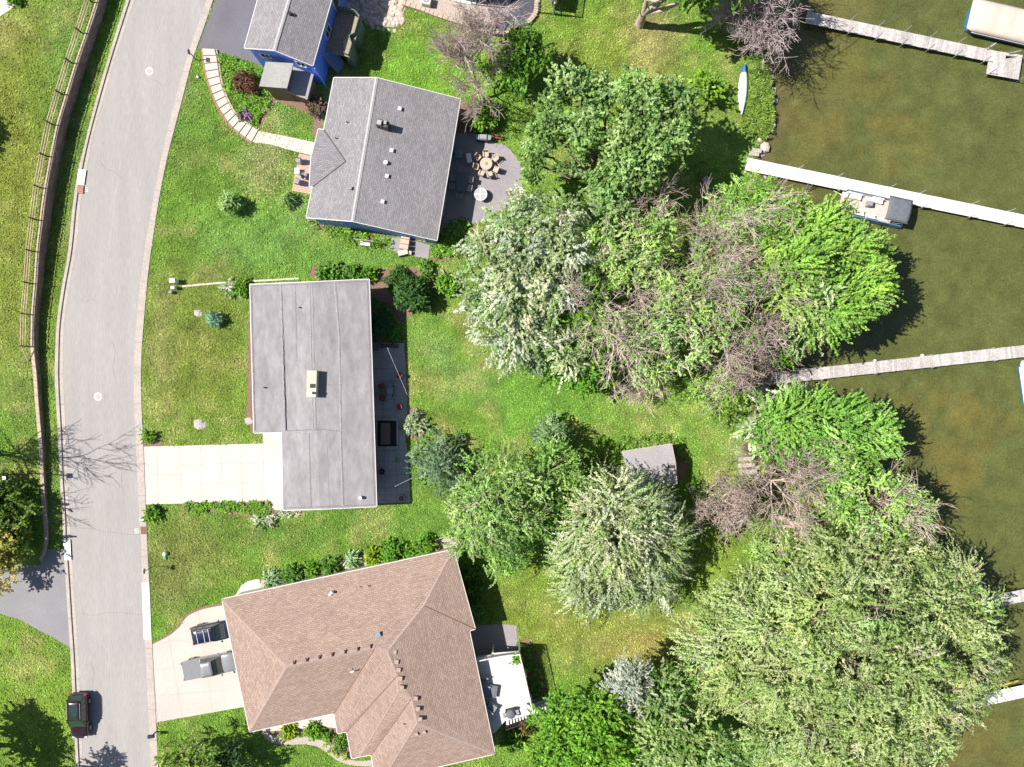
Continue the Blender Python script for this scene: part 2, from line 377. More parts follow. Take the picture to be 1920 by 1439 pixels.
def foliage(name, lobes, style, parent, seed, scale=1.0, dmul=1.0, m=None, zmin=-.35, tint=None, mega=1.7, holes=(), flowk=0):
    """lobes: (x, y, z, rx, ry, rz) world metres"""
    s = dict(STY[style]); rng = np.random.default_rng(seed); L_ = np.array(lobes, float)
    ar = 2.6 * math.pi * ((L_[:, 3] * L_[:, 4]) * .5 + (L_[:, 3] + L_[:, 4]) * .5 * L_[:, 5] * .5)
    n = max(4, int(ar.sum() * s['dens'] * dmul / scale ** 2)); li = rng.choice(len(L_), n, p=ar / ar.sum())
    d = nrmz(rng.normal(0, 1, (n * 3, 3))); d = d[d[:, 2] > zmin][:n]; li = li[:len(d)]; n = len(d)
    c = L_[li, :3]; R = L_[li, 3:6]
    ph = rng.uniform(0, 6.28, 6)
    bump_ = 1 + .13 * np.sin(d[:, 0] * 5 + ph[0] + li) + .10 * np.sin(d[:, 1] * 7 + ph[1] + li * 2) + .09 * np.sin(d[:, 2] * 6 + d[:, 0] * 8 + ph[2])
    rad = (1 - .45 * rng.uniform(0, 1, n) ** 1.6) * bump_
    pos = c + d * R * rad[:, None]; dn = d.copy(); mt = np.ones((n, 3))
    if mega:
        for k in range(len(L_)):
            I = np.where(li == k)[0]
            if len(I) < 4: continue
            nm = max(5, int(2.0 * math.pi * L_[k, 3] * L_[k, 4] / mega ** 2)); md = nrmz(rng.normal(0, 1, (nm * 2, 3))); md = md[md[:, 2] > -.4][:nm]
            dt = d[I] @ md.T; j = dt.argmax(1); a = np.arccos(dt.max(1).clip(-1, 1)); a0 = 1.5 / math.sqrt(nm) * 1.25; q = (a / a0).clip(0, 1.3)
            rad[I] *= (1.06 - .30 * q ** 2) * rng.uniform(.88, 1.12, len(md))[j]
            mt[I] = (rng.normal(1, .13, (len(md), 1)).clip(.7, 1.35) * (1 + rng.normal(0, 1, (len(md), 1)) * np.array([[.05, .0, -.05]])))[j]
            dn[I] = nrmz(d[I] + (d[I] - md[j]) * 1.0)
        pos = c + d * R * rad[:, None]
    keep = np.ones(n, bool)
    for hx, hy, hr in holes: keep &= ~((np.hypot(pos[:, 0] - hx, pos[:, 1] - hy) < hr * rng.uniform(.75, 1.15, n)) & (pos[:, 2] > 2))
    for k in range(len(L_)):
        q = np.linalg.norm((pos - L_[k, :3]) / L_[k, 3:6], axis=1)
        keep &= ~((q < .55) & (li != k))
    gx = np.sin(pos[:, 0] * 1.1 + ph[3]) + np.sin(pos[:, 1] * 1.3 + ph[4]) + np.sin(pos[:, 0] * .7 - pos[:, 1] * .9 + ph[5])
    keep &= ~((gx > 1.75) & (rng.uniform(0, 1, n) < .75))
    pos = pos[keep]; mt = mt[keep]; d = nrmz(dn[keep] / R[keep] * R[keep].mean()); n = len(pos)
    ns = s['shoots']; nl = s['nl']
    cpal = np.array(s['cols'])
    if tint is not None: cpal = cpal * np.array(tint)
    cl = cpal[rng.integers(0, len(cpal), n)] * rng.normal(1, .13, (n, 1)).clip(.6, 1.5) * mt
    sp = np.repeat(pos, ns, 0); so_ = np.repeat(d, ns, 0); sc = np.repeat(cl, ns, 0); m2 = len(sp)
    hz = so_.copy(); hz[:, 2] *= .6
    fl = np.array([s.get('flow', (0, 0, 0))]) * (flowk if flowk else 1)
    sdv = nrmz(hz * s['out'] + fl + rng.normal(0, s['rnd'], (m2, 3)) + np.array([[0, 0, .15 - .25 * s['droop']]]))
    sp = sp + rng.normal(0, .28 * scale, (m2, 3))
    sl_ = s['sl'] * scale * rng.uniform(.6, 1.3, (m2, 1))
    t = np.tile(np.linspace(.08, 1, nl), m2)[:, None]
    A = np.repeat(sp, nl, 0); D = np.repeat(sdv, nl, 0); LL = np.repeat(sl_, nl, 0)
    pp = A + D * LL * t; pp[:, 2:3] -= s['droop'] * LL * t * t * .75
    ax = D.copy(); ax[:, 2:3] -= s['droop'] * t * 1.3
    pp += rng.normal(0, .05 * scale, pp.shape)
    zc = pp[:, 2] > .04
    ccol = np.repeat(sc, nl, 0); alt = cpal[rng.integers(0, len(cpal), len(pp))]
    ccol = (ccol * .68 + alt * .32) * rng.normal(1, .14, (len(pp), 1)).clip(.5, 1.5)
    nu = np.repeat(so_, nl, 0) * .7 + np.array([[0, 0, .75]])
    pp = pp[zc]; ax = ax[zc]; nu = nu[zc]; ccol = ccol[zc]
    V, F, C_ = leaves_at(pp, ax, nu, s['ll'] * scale ** .5, s['lw'] * scale ** .5, ccol.clip(0.005, .8), rng)
    off = np.array(wloc(parent)) if parent else 0
    me = np_mesh(name, V - off, F, C_)
    o = link(name, me, m or M['leaf'], parent)
    return o, pos, d
def px_lobes(lb, zratio=.8):
    out = []
    for l in lb:
        x, y, r, z = l[:4]; ry = l[4] if len(l) > 4 else r
        p = P(x, y, z); k = (HC - z) / HC / S
        rx = r * k * .94; ry = ry * k * .94; out.append((p.x, p.y, z, rx, ry, min((rx + ry) / 2 * zratio, z * .95)))
    return out
def limbs(name, base, tips, r, m, parent, rng, via=None, k=5, sub=2):
    """trunk and limbs from base to the lobe centres, with sub-limbs to points"""
    p0 = []; p1 = []; a0 = []; a1 = []
    base = np.array(base, float); h0 = base + np.array([0, 0, .25 * (np.mean([t[2] for t in tips]))])
    def curve(a, b, ra, rb, nseg=5, wob=.12):
        L_ = np.linalg.norm(b - a); prev = a; pr = ra
        for i in range(1, nseg + 1):
            t = i / nseg; q = a + (b - a) * t + (rng.normal(0, wob * L_ * .35, 3) if i < nseg else 0); rr = ra + (rb - ra) * t
            p0.append(prev); p1.append(q); a0.append(pr); a1.append(rr); prev = q; pr = rr
    curve(base - np.array([0, 0, .2]), h0, r * 1.25, r * .9, 3, .04)
    for t in tips:
        t = np.array(t[:3]); curve(h0, t, r * .65, r * .3)
    if via is not None:
        T = np.array([t[:3] for t in tips])
        for q in via:
            j = np.argmin(np.linalg.norm(T - q, axis=1)); curve(T[j] + (q - T[j]) * 0.02, np.array(q), r * .22, .025, 4, .16)
    V, F = seg_tubes(np.array(p0), np.array(p1), np.array(a0), np.array(a1), k)
    me = np_mesh(name, V - np.array(wloc(parent)), F); o = link(name, me, m, parent, True); return o
TREEN = [0]
def tree(name, label, lobes_px, style, cat='tree', trunk_r=.25, bark='bark', zr=.8, dmul=1.0, twigs=0, base=None, scale=1.0, group=None, tint=None, vlimb=60, twigmat='twigpale', holes=(), mega=1.7):
    TREEN[0] += 1; seed = TREEN[0] * 17 + 3; rng = np.random.default_rng(seed)
    lb = px_lobes(lobes_px, zr); A = np.array(lb)
    if base is None:
        w = A[:, 3] ** 2; b = (A[:, :2] * w[:, None]).sum(0) / w.sum(); base = (b[0], b[1], 0)
    else: base = tuple(P(*base))
    root = thing(name, label, cat, base, 0, group)
    o, pos, d = foliage('crown', lb, style, root, seed, scale, dmul, tint=tint, mega=mega, holes=[(P(a, b_, 9).x, P(a, b_, 9).y, r_ * .048) for a, b_, r_ in holes])
    via = pos[rng.choice(len(pos), min(len(pos), vlimb), replace=False)] if len(pos) else None
    limbs('trunk', base, [l[:3] for l in lb], trunk_r, M[bark], root, rng, via)
    if twigs:
        k = min(twigs, len(pos)); idx = rng.choice(len(pos), k, replace=False); p = pos[idx] ; dd = d[idx]
        P0 = []; P1 = []; R0 = []; R1 = []
        for q in range(5):
            a = p + rng.normal(0, .2, p.shape); u = nrmz(dd + rng.normal(0, .5, p.shape)); b = a + u * rng.uniform(.6, 1.5, (k, 1)); b[:, 2] -= .1
            P0.append(a - u * .5); P1.append(b); R0.append(np.full(k, .034)); R1.append(np.full(k, .016))
        V, F = seg_tubes(np.concatenate(P0), np.concatenate(P1), np.concatenate(R0), np.concatenate(R1), 3)
        link('twigs', np_mesh('twigs', V - np.array(base), F), M[twigmat], root)
    return root
def bare_tree(name, label, base_px, h, seed, m='twig', bark='palebark', spread=.8, r=.2, levels=5, lean=(0, 0), kids=(6, 6, 5, 4), cat='tree', first=.25, rtwig=.02, up=.12, buds=0):
    rng = random.Random(seed); base = P(*base_px)
    root = thing(name, label, cat, base)
    big = ([], [], [], []); small = ([], [], [], [])
    def grow(p, d, L_, rad, lev):
        nseg = 5 if lev < 2 else 3
        pts = [p]; q = p
        for i in range(nseg):
            d = (d + Vector((rng.gauss(0, .13), rng.gauss(0, .13), rng.gauss(0, .1) + (up if lev else 0)))).normalized()
            nq = q + d * (L_ / nseg); ra = rad * (1 - .6 * i / nseg); rb = rad * (1 - .6 * (i + 1) / nseg)
            tgt = big if lev <= 1 else small
            tgt[0].append(tuple(q)); tgt[1].append(tuple(nq)); tgt[2].append(max(ra, rtwig * .6)); tgt[3].append(max(rb, rtwig * .5))
            q = nq; pts.append((q.copy(), d.copy()))
        if lev >= levels - 1: return
        nk = kids[min(lev, len(kids) - 1)]
        for j in range(nk):
            t = (first if lev == 0 else .3) + (1 - (first if lev == 0 else .3)) * (j + rng.random() * .8) / nk
            i = min(nseg, max(1, int(t * nseg + .5))); pq, pd = pts[i]
            a = rng.uniform(0, 6.283) if lev == 0 else rng.uniform(0, 6.283)
            u = pd.cross(Vector((math.cos(a), math.sin(a), .3))).normalized()
            ang = math.radians(rng.uniform(28, 62)) * spread * (1.2 if lev == 0 else 1)
            nd = (pd * math.cos(ang) + u * math.sin(ang)).normalized()
            grow(pq, nd, L_ * rng.uniform(.48, .72) * (1.0 if lev else .95), max(rtwig, rad * rng.uniform(.38, .55)), lev + 1)
    grow(Vector(base) - Vector((0, 0, .2)), Vector((lean[0], lean[1], 1)).normalized(), h * .62, r, 0)
    for nm, a, mm, k in (('trunk', big, bark, 6), ('branches', small, m, 3)):
        V, F = seg_tubes(np.array(a[0]), np.array(a[1]), np.array(a[2]), np.array(a[3]), k)
        link(nm, np_mesh(nm, V - np.array(base), F), M[mm], root, nm == 'trunk')
    return root
def bush(name, label, px, py, rpx, h, style='bright', cat='shrub', group=None, ry=None, tint=None, scale=.55, dmul=1.6, z=0):
    TREEN[0] += 1; seed = TREEN[0] * 17 + 3
    k = 1 / S; c = P(px, py, h * .5 + z); root = thing(name, label, cat, (c.x, c.y, z), 0, group)
    rx = rpx * k * .74; ryy = (ry or rpx) * k * .74
    rg = random.Random(seed); lb = [(c.x, c.y, z + h * .45, rx * .8, ryy * .8, h * .5)]
    for i in range(4):
        a = i * 1.57 + rg.random(); lb.append((c.x + math.cos(a) * rx * .42, c.y + math.sin(a) * ryy * .42, z + h * rg.uniform(.3, .5), rx * .55, ryy * .55, h * .42))
    foliage('foliage', lb, style, root, seed, scale, dmul, zmin=-.2, tint=tint, mega=.8)
    b = MB(); rg = random.Random(seed)
    for i in range(5):
        a = i * 1.26; b.tube((c.x, c.y, z - .05), (c.x + math.cos(a) * rx * .5, c.y + math.sin(a) * ryy * .5, z + h * .5), .03, .01, 5)
    b.build('stems', M['bark'], root, world=True)
    return root
# ================================================================ SETTING
SHORE = [(1560,-400),(1505,0),(1478,60),(1455,110),(1446,145),(1452,200),(1450,240),(1440,268),(1428,292),(1440,330),(1450,400),(1440,500),(1432,600),(1424,690),(1428,740),(1420,800),(1405,850),(1425,900),(1480,960),(1540,1040),(1590,1150),(1630,1250),(1660,1350),(1700,1500),(1760,2000)]
shy = np.array([P(*p).y for p in SHORE])[::-1]; shx = np.array([P(*p).x for p in SHORE])[::-1]
def shore_x(y): return np.interp(y, shy, shx)
def vnoise(x, y, f, seed):
    """smooth value noise on numpy arrays"""
    r = np.random.default_rng(seed); T = r.uniform(-1, 1, (64, 64)); X = x * f; Y = y * f
    xi = np.floor(X).astype(int); yi = np.floor(Y).astype(int); fx = X - xi; fy = Y - yi; fx = fx * fx * (3 - 2 * fx); fy = fy * fy * (3 - 2 * fy)
    g = lambda a, b: T[a % 64, b % 64]
    return (g(xi, yi) * (1 - fx) + g(xi + 1, yi) * fx) * (1 - fy) + (g(xi, yi + 1) * (1 - fx) + g(xi + 1, yi + 1) * fx) * fy
def fbm(x, y, f, seed, o=4): return sum(vnoise(x + 7 * k, y - 3 * k, f * 2 ** k, seed + k) * .55 ** k for k in range(o))
LAWN = [ # px, py, rx, ry, colour, strength : patches of different grass
 (20,300,100,420,(.13,.16,.022),.8),(30,620,60,160,(.13,.17,.025),.6),(30,760,60,110,(.10,.19,.03),.5),(60,1300,120,200,(.115,.20,.02),.8),(140,500,40,900,(.085,.15,.03),.5),
 (330,160,45,60,(.15,.15,.06),.5),(400,560,120,120,(.085,.13,.018),.6),(350,700,110,160,(.115,.145,.022),.7),(290,650,30,120,(.17,.17,.05),.5),
 (480,450,140,70,(.092,.20,.032),.7),(700,490,150,40,(.088,.195,.030),.6),(380,260,80,120,(.075,.15,.02),.6),(500,300,50,50,(.21,.20,.08),.45),(520,210,50,40,(.092,.18,.035),.7),
 (750,180,90,120,(.10,.23,.02),.8),(860,160,110,60,(.11,.24,.02),.7),(1150,120,110,110,(.125,.17,.022),.8),(1210,90,60,60,(.22,.19,.07),.55),(1080,100,80,60,(.12,.19,.022),.5),
 (1010,290,70,90,(.13,.24,.03),.8),(1330,220,70,80,(.13,.20,.03),.7),(1370,270,60,50,(.12,.235,.035),.7),
 (830,650,45,40,(.115,.205,.050),.6),(890,710,60,40,(.115,.205,.050),.6),(800,620,40,60,(.10,.19,.03),.5),(1000,760,180,70,(.085,.205,.022),.7),(1240,770,130,60,(.125,.22,.032),.7),(850,780,80,60,(.10,.16,.02),.4),
 (700,985,200,40,(.075,.165,.022),.6),(360,1030,110,70,(.12,.14,.03),.7),(320,1100,60,50,(.13,.14,.035),.6),(500,980,200,50,(.075,.15,.018),.5),
 (1000,1150,110,120,(.125,.18,.022),.8),(1180,1200,170,80,(.15,.18,.03),.8),(1200,1230,90,40,(.20,.17,.045),.5),(1340,1060,60,60,(.14,.21,.025),.6),(600,1400,200,60,(.085,.18,.02),.5),(900,1420,100,40,(.10,.19,.02),.6),
 (1400,760,50,80,(.125,.22,.035),.6),(1400,860,40,40,(.30,.26,.17),.5),
]
def lawn_col(x, y):
    c = np.empty(x.shape + (3,)); c[:] = (.088, .18, .018)
    px = x * S + 960; py = 719.5 - y * S
    wob = fbm(x, y, .18, 5) * 26
    for a, b, rx, ry, col, st in LAWN:
        w = st * np.clip(1.35 - np.sqrt(((px - a + wob) / rx) ** 2 + ((py - b - wob) / ry) ** 2), 0, 1)[..., None]
        c = c * (1 - w) + np.array(col) * w
    n1 = fbm(x, y, .45, 11, 5)[..., None]; n2 = fbm(x, y, .12, 23, 3)[..., None]
    dry = np.clip(n1 * .75 + n2 * .35 - .05, 0, 1) * .55
    c = c * (1 - dry) + np.array((.23, .23, .065)) * dry
    c = c * np.array((1.74, 1.56, 2.1)) + np.array((.006, .004, .004))
    th = np.where(px < 300, .15, 2.05); st = np.sin((x * np.cos(th) + y * np.sin(th)) * 5.2 + fbm(x, y, .15, 41, 2) * 2) * np.clip(.5 + vnoise(x, y, .08, 43), 0, 1)
    return c * (1 + .20 * fbm(x, y, .9, 31, 3)[..., None] + .065 * st[..., None])
def grid_mesh(name, xs, ys, zf, cf, m):
    X, Y = np.meshgrid(xs, ys); Z = zf(X, Y); V = np.stack([X, Y, Z], -1).reshape(-1, 3); nx, ny = len(xs), len(ys)
    i = np.arange((ny - 1) * (nx - 1)); r = i // (nx - 1); c = i % (nx - 1); a = r * nx + c
    F = np.stack([a, a + 1, a + nx + 1, a + nx], 1)
    me = np_mesh(name, V, F, cf(X, Y).reshape(-1, 3).clip(.003, .9)); return link(name, me, m, None, True)
def ground_mat(name, fine, amp, bumps, rough, spec, stretch=None, mud=False):
    m = attr_mat(name, rough, 0, spec); n = m.node_tree; N = n.nodes; L = n.links; b = N['Principled BSDF']; at = [q for q in N if q.type == 'ATTRIBUTE'][0]
    tc = N.new('ShaderNodeTexCoord'); src = tc.outputs['Object']
    prev = at.outputs['Color']
    for sc, am in zip(fine, amp):
        no = N.new('ShaderNodeTexNoise'); no.inputs['Scale'].default_value = sc; no.inputs['Detail'].default_value = 6; no.inputs['Roughness'].default_value = .8
        if stretch:
            mp = N.new('ShaderNodeMapping'); mp.inputs['Rotation'].default_value = (0, 0, stretch[0]); mp.inputs['Scale'].default_value = (stretch[1], 1, 1); L.new(src, mp.inputs[0]); L.new(mp.outputs[0], no.inputs['Vector'])
        else: L.new(src, no.inputs['Vector'])
        r = N.new('ShaderNodeMapRange'); r.inputs[1].default_value = .3; r.inputs[2].default_value = .7; r.inputs[3].default_value = 1 - am; r.inputs[4].default_value = 1 + am; r.clamp = False
        L.new(no.outputs[0], r.inputs[0]); v = N.new('ShaderNodeVectorMath'); v.operation = 'SCALE'; L.new(prev, v.inputs[0]); L.new(r.outputs[0], v.inputs['Scale']); prev = v.outputs[0]
    L.new(prev, b.inputs['Base Color'])
    nb = N.new('ShaderNodeTexNoise'); nb.inputs['Scale'].default_value = bumps[0]; nb.inputs['Detail'].default_value = 5; nb.inputs['Roughness'].default_value = .75; L.new(src, nb.inputs['Vector'])
    bp = N.new('ShaderNodeBump'); bp.inputs['Strength'].default_value = bumps[1]; bp.inputs['Distance'].default_value = bumps[2]; L.new(nb.outputs[0], bp.inputs['Height']); L.new(bp.outputs[0], b.inputs['Normal'])
    return m
MG = ground_mat('lawn_grass', (6, 2.6, .9), (.55, .22, .14), (9, 1.0, .22), .95, .05)
MW = ground_mat('lake_water', (5, 1.8), (.42, .16), (3.5, .3, .06), .12, .4)
def zl(X, Y):
    d = X - shore_x(Y); return -1.6 * np.clip((d + .9) / 2.6, 0, 1) ** 1.3
def gcol(X, Y):
    c = lawn_col(X, Y); fr = np.clip((np.maximum(np.abs(X) / 62, np.abs(Y) / 50) - .95) / .3, 0, 1)[..., None]; c = c * (1 - fr) + np.array((.12, .21, .045)) * fr; d = X - shore_x(Y) + .5 * fbm(X, Y, .8, 77, 3); w = np.clip((d + .9) / .8, 0, 1)[..., None]
    return c * (1 - w) + np.array((.22, .16, .11)) * w
far = [70, 85, 110, 160, 260, 500, 1000, 2200]
xs = np.array([-f for f in far[::-1]] + list(np.arange(-62, 62.1, .4)) + far); ys = np.array([-f for f in far[::-1]] + list(np.arange(-50, 50.1, .4)) + far)
tag(grid_mesh('ground', xs, ys, zl, gcol, MG), kind='structure')
def wcol(X, Y):
    px = X * S + 960; py = 719.5 - Y * S; d = (X - shore_x(Y))
    c = np.empty(X.shape + (3,)); c[:] = (.092, .103, .031)
    g = np.clip(.62 - d / 16 + .35 * fbm(X, Y, .15, 91, 3), 0, 1)[..., None]; c = c * (1 - g) + np.array((.125, .103, .034)) * g
    for a, b, rx, ry, st in ((1690,275,80,60,.9),(1610,150,60,50,.6),(1780,830,100,90,1.0),(1530,250,60,60,.8),(1500,300,60,25,.5),(1640,450,70,60,.35),(1820,920,50,50,.6),(1880,1400,120,90,.8),(1760,780,80,50,.5),(1660,210,50,80,.6),(1885,905,30,30,.5),(1860,640,90,20,.2)):
        w = st * np.clip(1.2 - np.sqrt(((px - a) / rx) ** 2 + ((py - b) / ry) ** 2) + .85 * fbm(X, Y, .6, 57, 5), 0, 1)[..., None] * .6
        c = c * (1 - w) + np.array((.138, .118, .032)) * w
    sh_ = np.clip(1 - (d + .3 * fbm(X, Y, .7, 19, 3)) / 1.6, 0, 1)[..., None]; c = c * (1 - .7 * sh_) + np.array((.12, .088, .045)) * .7 * sh_
    fr = np.clip((np.maximum(np.abs(X) / 62, np.abs(Y) / 50) - .95) / .3, 0, 1)[..., None]; c = c * (1 + .16 * fbm(X, Y, .8, 61, 4)[..., None]); return c * (1 - fr) + np.array((.092, .103, .031)) * fr
xw = np.array(list(np.arange(18, 62.1, .4)) + far); yw = ys
tag(grid_mesh('water', xw, yw, lambda X, Y: X * 0 - .42, wcol, MW), kind='structure')
# raised lawn behind the retaining wall
CAP = [(215,-120),(182,5),(163,63),(144,119),(126,178),(109,235),(97,294),(86,353),(78,413),(71,472),(67,532),(62,590),(61,650),(66,700),(70,758),(76,827),(79,880),(82,940),(86,985),(87,1015),(84,1035),(76,1052)]
def hwall(py): return float(np.interp(py, [-200, 400, 600, 850, 1000, 1052], [1.45, 1.4, .95, .62, .42, .08]))
capw = [P(x, y, hwall(y)) for x, y in smooth_line(CAP, 4)]
rows = []
for p in capw: rows.append([(-140 + (p.x + 140) * t, p.y, p.z + .0) for t in (0, .5, .8, .88) ] + [(p.x - q, p.y, p.z) for q in (9, 7.5, 6, 5, 4, 3.2, 2.6, 2.0, 1.5, 1.0, .5, .05)])
R_ = np.array(rows); R_ = np.array([sorted(r, key=lambda q: q[0]) for r in R_.tolist()])
fine_rows = []
for i in range(len(R_) - 1):
    for t in np.linspace(0, 1, 4, endpoint=False): fine_rows.append(R_[i] * (1 - t) + R_[i + 1] * t)
fine_rows.append(R_[-1]); last = R_[-1].copy(); last[:, 1] -= .5; last[:, 2] = .01; fine_rows.append(last); G = np.array(fine_rows); ny, nx = G.shape[:2]
i = np.arange((ny - 1) * (nx - 1)); a = (i // (nx - 1)) * nx + i % (nx - 1)
tag(link('terrace_lawn', np_mesh('terrace_lawn', G.reshape(-1, 3), np.stack([a, a + nx, a + nx + 1, a + 1], 1), lawn_col(G[..., 0], G[..., 1]).reshape(-1, 3).clip(.003, .9)), MG, None, True), kind='structure')
MBW = shingle('block_wall', (.26,.17,.13), (.40,.28,.22), (.07,.05,.045), .5, .24)
rw = thing('retaining_wall', 'long curved concrete block retaining wall below the rail fence beside the road', 'retaining wall', capw[len(capw) // 2] * 1)
rw.location.z = 0
vs = []; n = len(capw)
for p in capw: vs += [(p.x, p.y, p.z - .05), (p.x + .10, p.y, -.1)]
b = MB().add(vs, [(2 * i, 2 * i + 1, 2 * i + 3, 2 * i + 2) for i in range(n - 1)]); wf = b.build('wall_face', MBW, rw, world=True); add_uv(wf.data)
b = MB()
for i in range(n - 1):
    p, q = capw[i], capw[i + 1]; d = (q - p).normalized(); o = Vector((-d.y, d.x, 0)) * (1 if (-d.y) > 0 else -1); e = .015
    A = p + d * e; B = q - d * e; vv = [A - o * .2, A + o * .14, B + o * .14, B - o * .2]
    b.add([(v.x, v.y, v.z - .06) for v in vv] + [(v.x, v.y, v.z + .05) for v in vv], [(3, 2, 1, 0), (4, 5, 6, 7), (0, 1, 5, 4), (1, 2, 6, 5), (2, 3, 7, 6), (3, 0, 4, 7)])
b.build('coping', M['tan'], rw, world=True)
# rail fence on the wall
fpx = [(205,-70),(195,-35),(182,5),(163,63),(144,119),(126,178),(109,235),(97,294),(86,353),(78,413),(71,472),(67,532),(62,590),(61,650)]
fe = thing('rail_fence', 'wooden three rail fence running along the top of the retaining wall', 'fence', P(109, 235, 0))
posts = []
for k, (x, y) in enumerate(fpx):
    p = P(x, y, hwall(y)); p.x -= .45; posts.append(p)
    MB().box((p.x, p.y, p.z + .62), (.11, .11, 1.34)).build('post', M['darkwood'], fe, world=True)
for hz in (.35, .72, 1.08):
    for i in range(len(posts) - 1):
        a = posts[i]; c = posts[i + 1]; d = c - a; mid = (a + c) / 2; L_ = math.hypot(d.x, d.y)
        rb = MB(); o = Vector((-d.y, d.x, 0)).normalized() * .045
        for (ax, bx) in ((a - o + Vector((0, 0, hz)), c - o + Vector((0, 0, hz))),): rb.tube(ax, bx, .055, .05, 6)
        rb.build('rail', M['fencewood'], fe, world=True, smooth=True)
p = posts[-1]; q = P(58, 678, hwall(678))
MB().tube(p + Vector((0, 0, 1.08)), q + Vector((-.2, 0, .1)), .05, .05, 6).build('end_brace', M['fencewood'], fe, world=True)
# ---------------------------------------------------------------- road and kerbs
LO = [(272,-110),(238,0),(217,67),(197,133),(178,200),(163,260),(148,320),(138,383),(128,480),(119,527),(108,603),(105,657),(104,711),(107,765),(110,820),(113,892),(118,967),(120,1024),(124,1080),(129,1162),(134,1237),(137,1305),(144,1439),(152,1560)]
LI = [(286,-110),(252,0),(230,67),(211,127),(190,200),(173,260),(163,320),(152,377),(144,460),(132,527),(121,603),(119,657),(119,711),(121,765),(124,820),(126,892),(130,967),(133,1024),(137,1069),(143,1162),(148,1237),(151,1305),(156,1439),(163,1560)]
RI = [(425,-110),(387,0),(367,60),(350,110),(330,183),(315,240),(302,300),(287,377),(273,455),(265,515),(257,592),(252,657),(251,711),(252,765),(255,830),(257,880),(261,960),(264,1012),(268,1106),(272,1200),(277,1312),(283,1439),(290,1560)]
RO = [(440,-110),(400,0),(380,60),(362,110),(343,183),(328,240),(313,300),(298,377),(286,455),(278,515),(271,592),(266,657),(265,711),(266,765),(269,830),(271,880),(274,960),(276,1012),(281,1106),(285,1200),(291,1312),(297,1439),(304,1560)]
def resample(line, n):
    q = np.array(smooth_line(line, 6)); s_ = np.concatenate([[0], np.cumsum(np.linalg.norm(np.diff(q, axis=0), axis=1))]); t = np.linspace(0, s_[-1], n)
    return np.stack([np.interp(t, s_, q[:, 0]), np.interp(t, s_, q[:, 1])], 1)
def strip(name, A, B, z, m, n=120, side=0.0, za=None, uvs=False):
    a = resample(A, n); b_ = resample(B, n); vs = []; z2 = z if za is None else za
    for i in range(n):
        p = P(*a[i]); q = P(*b_[i]); vs += [(p.x, p.y, z2), (q.x, q.y, z)]
    fs = [(2 * i, 2 * i + 1, 2 * i + 3, 2 * i + 2) for i in range(n - 1)]
    if side:
        k = len(vs); vs += [(v[0], v[1], -.05) for v in vs]; fs += [(2 * i + k, 2 * i, 2 * i + 2, 2 * i + 2 + k) for i in range(n - 1)] + [(2 * i + 1, 2 * i + 1 + k, 2 * i + 3 + k, 2 * i + 3) for i in range(n - 1)]
    b = MB().add(vs, fs).build(name, m); return tag(b, kind='structure')
MR = mat('road_asphalt', (.345,.322,.308), .9, .06, 5, .25, 60, big=(.5,.06), stretch=(1.6,.22,1))
strip('road', [(x - 4, y) for x, y in LI], [(x + 4, y) for x, y in RI], .010, MR)
lerp = lambda A, B, t: [(a[0] + (b[0] - a[0]) * t, a[1] + (b[1] - a[1]) * t) for a, b in zip(A, B)]
rs = lambda A, n=60: [tuple(p) for p in resample(A, n)]
LIr, LOr, RIr, ROr = rs(LI), rs(LO), rs(RI), rs(RO)
strip('gutter', lerp(LOr, LIr, .38), LIr, .020, M['kerb'])
strip('kerb', LOr, lerp(LOr, LIr, .42), .13, M['kerb'], side=1)
strip('gutter', RIr, lerp(RIr, ROr, .62), .020, M['kerb'])
strip('kerb', lerp(RIr, ROr, .58), ROr, .06, M['kerb'], side=1)
# kerb joints
b = MB()
for I, O, zz in ((LIr, LOr, .134), (RIr, ROr, .064)):
    a = resample(I, 60); c = resample(O, 60)
    for i in range(1, 59, 2):
        p = P(*a[i]); q = P(*c[i]); d = (q - p).normalized(); o = Vector((-d.y, d.x, 0)) * .018; h1 = P(*(a[i] * .42 + c[i] * .58))
        b.add([(h1.x - o.x, h1.y - o.y, zz), (q.x - o.x, q.y - o.y, zz), (q.x + o.x, q.y + o.y, zz), (h1.x + o.x, h1.y + o.y, zz)], [(0, 1, 2, 3)])
        b.add([(p.x - o.x, p.y - o.y, .024), (h1.x - o.x, h1.y - o.y, .024), (h1.x + o.x, h1.y + o.y, .024), (p.x + o.x, p.y + o.y, .024)], [(0, 1, 2, 3)])
tag(b.build('kerb_joints', M['joint']), kind='structure')
def line_strip(name, pts, w, z, m, n=60, jit=0):
    a = resample(pts, n); rg = random.Random(4); vs = []
    for i in range(n):
        p = P(*a[i]); q = P(*a[min(i + 1, n - 1)]); r_ = P(*a[max(i - 1, 0)]); d = (q - r_).normalized(); o = Vector((-d.y, d.x, 0)) * (w / 2 * (1 + rg.uniform(-.4, .4)))
        j = Vector((-d.y, d.x, 0)) * rg.uniform(-jit, jit); vs += [(p.x + o.x + j.x, p.y + o.y + j.y, z), (p.x - o.x + j.x, p.y - o.y + j.y, z)]
    return tag(MB().add(vs, [(2 * i, 2 * i + 1, 2 * i + 3, 2 * i + 2) for i in range(n - 1)]).build(name, m), kind='structure')
MCr = mat('sealed_crack', (.40,.36,.355), .9, .06, 10)
line_strip('road_crack', [(317,0),(290,80),(271,130),(263,157),(253,197),(240,247),(228,293),(222,333),(213,400),(204,470),(197,505),(188,566),(180,657),(179,718)], .07, .0145, MCr, 160, .03)
line_strip('road_crack', [(188,760),(192,860),(196,1010),(200,1120),(210,1300),(218,1439)], .06, .0145, MCr, 120, .03)
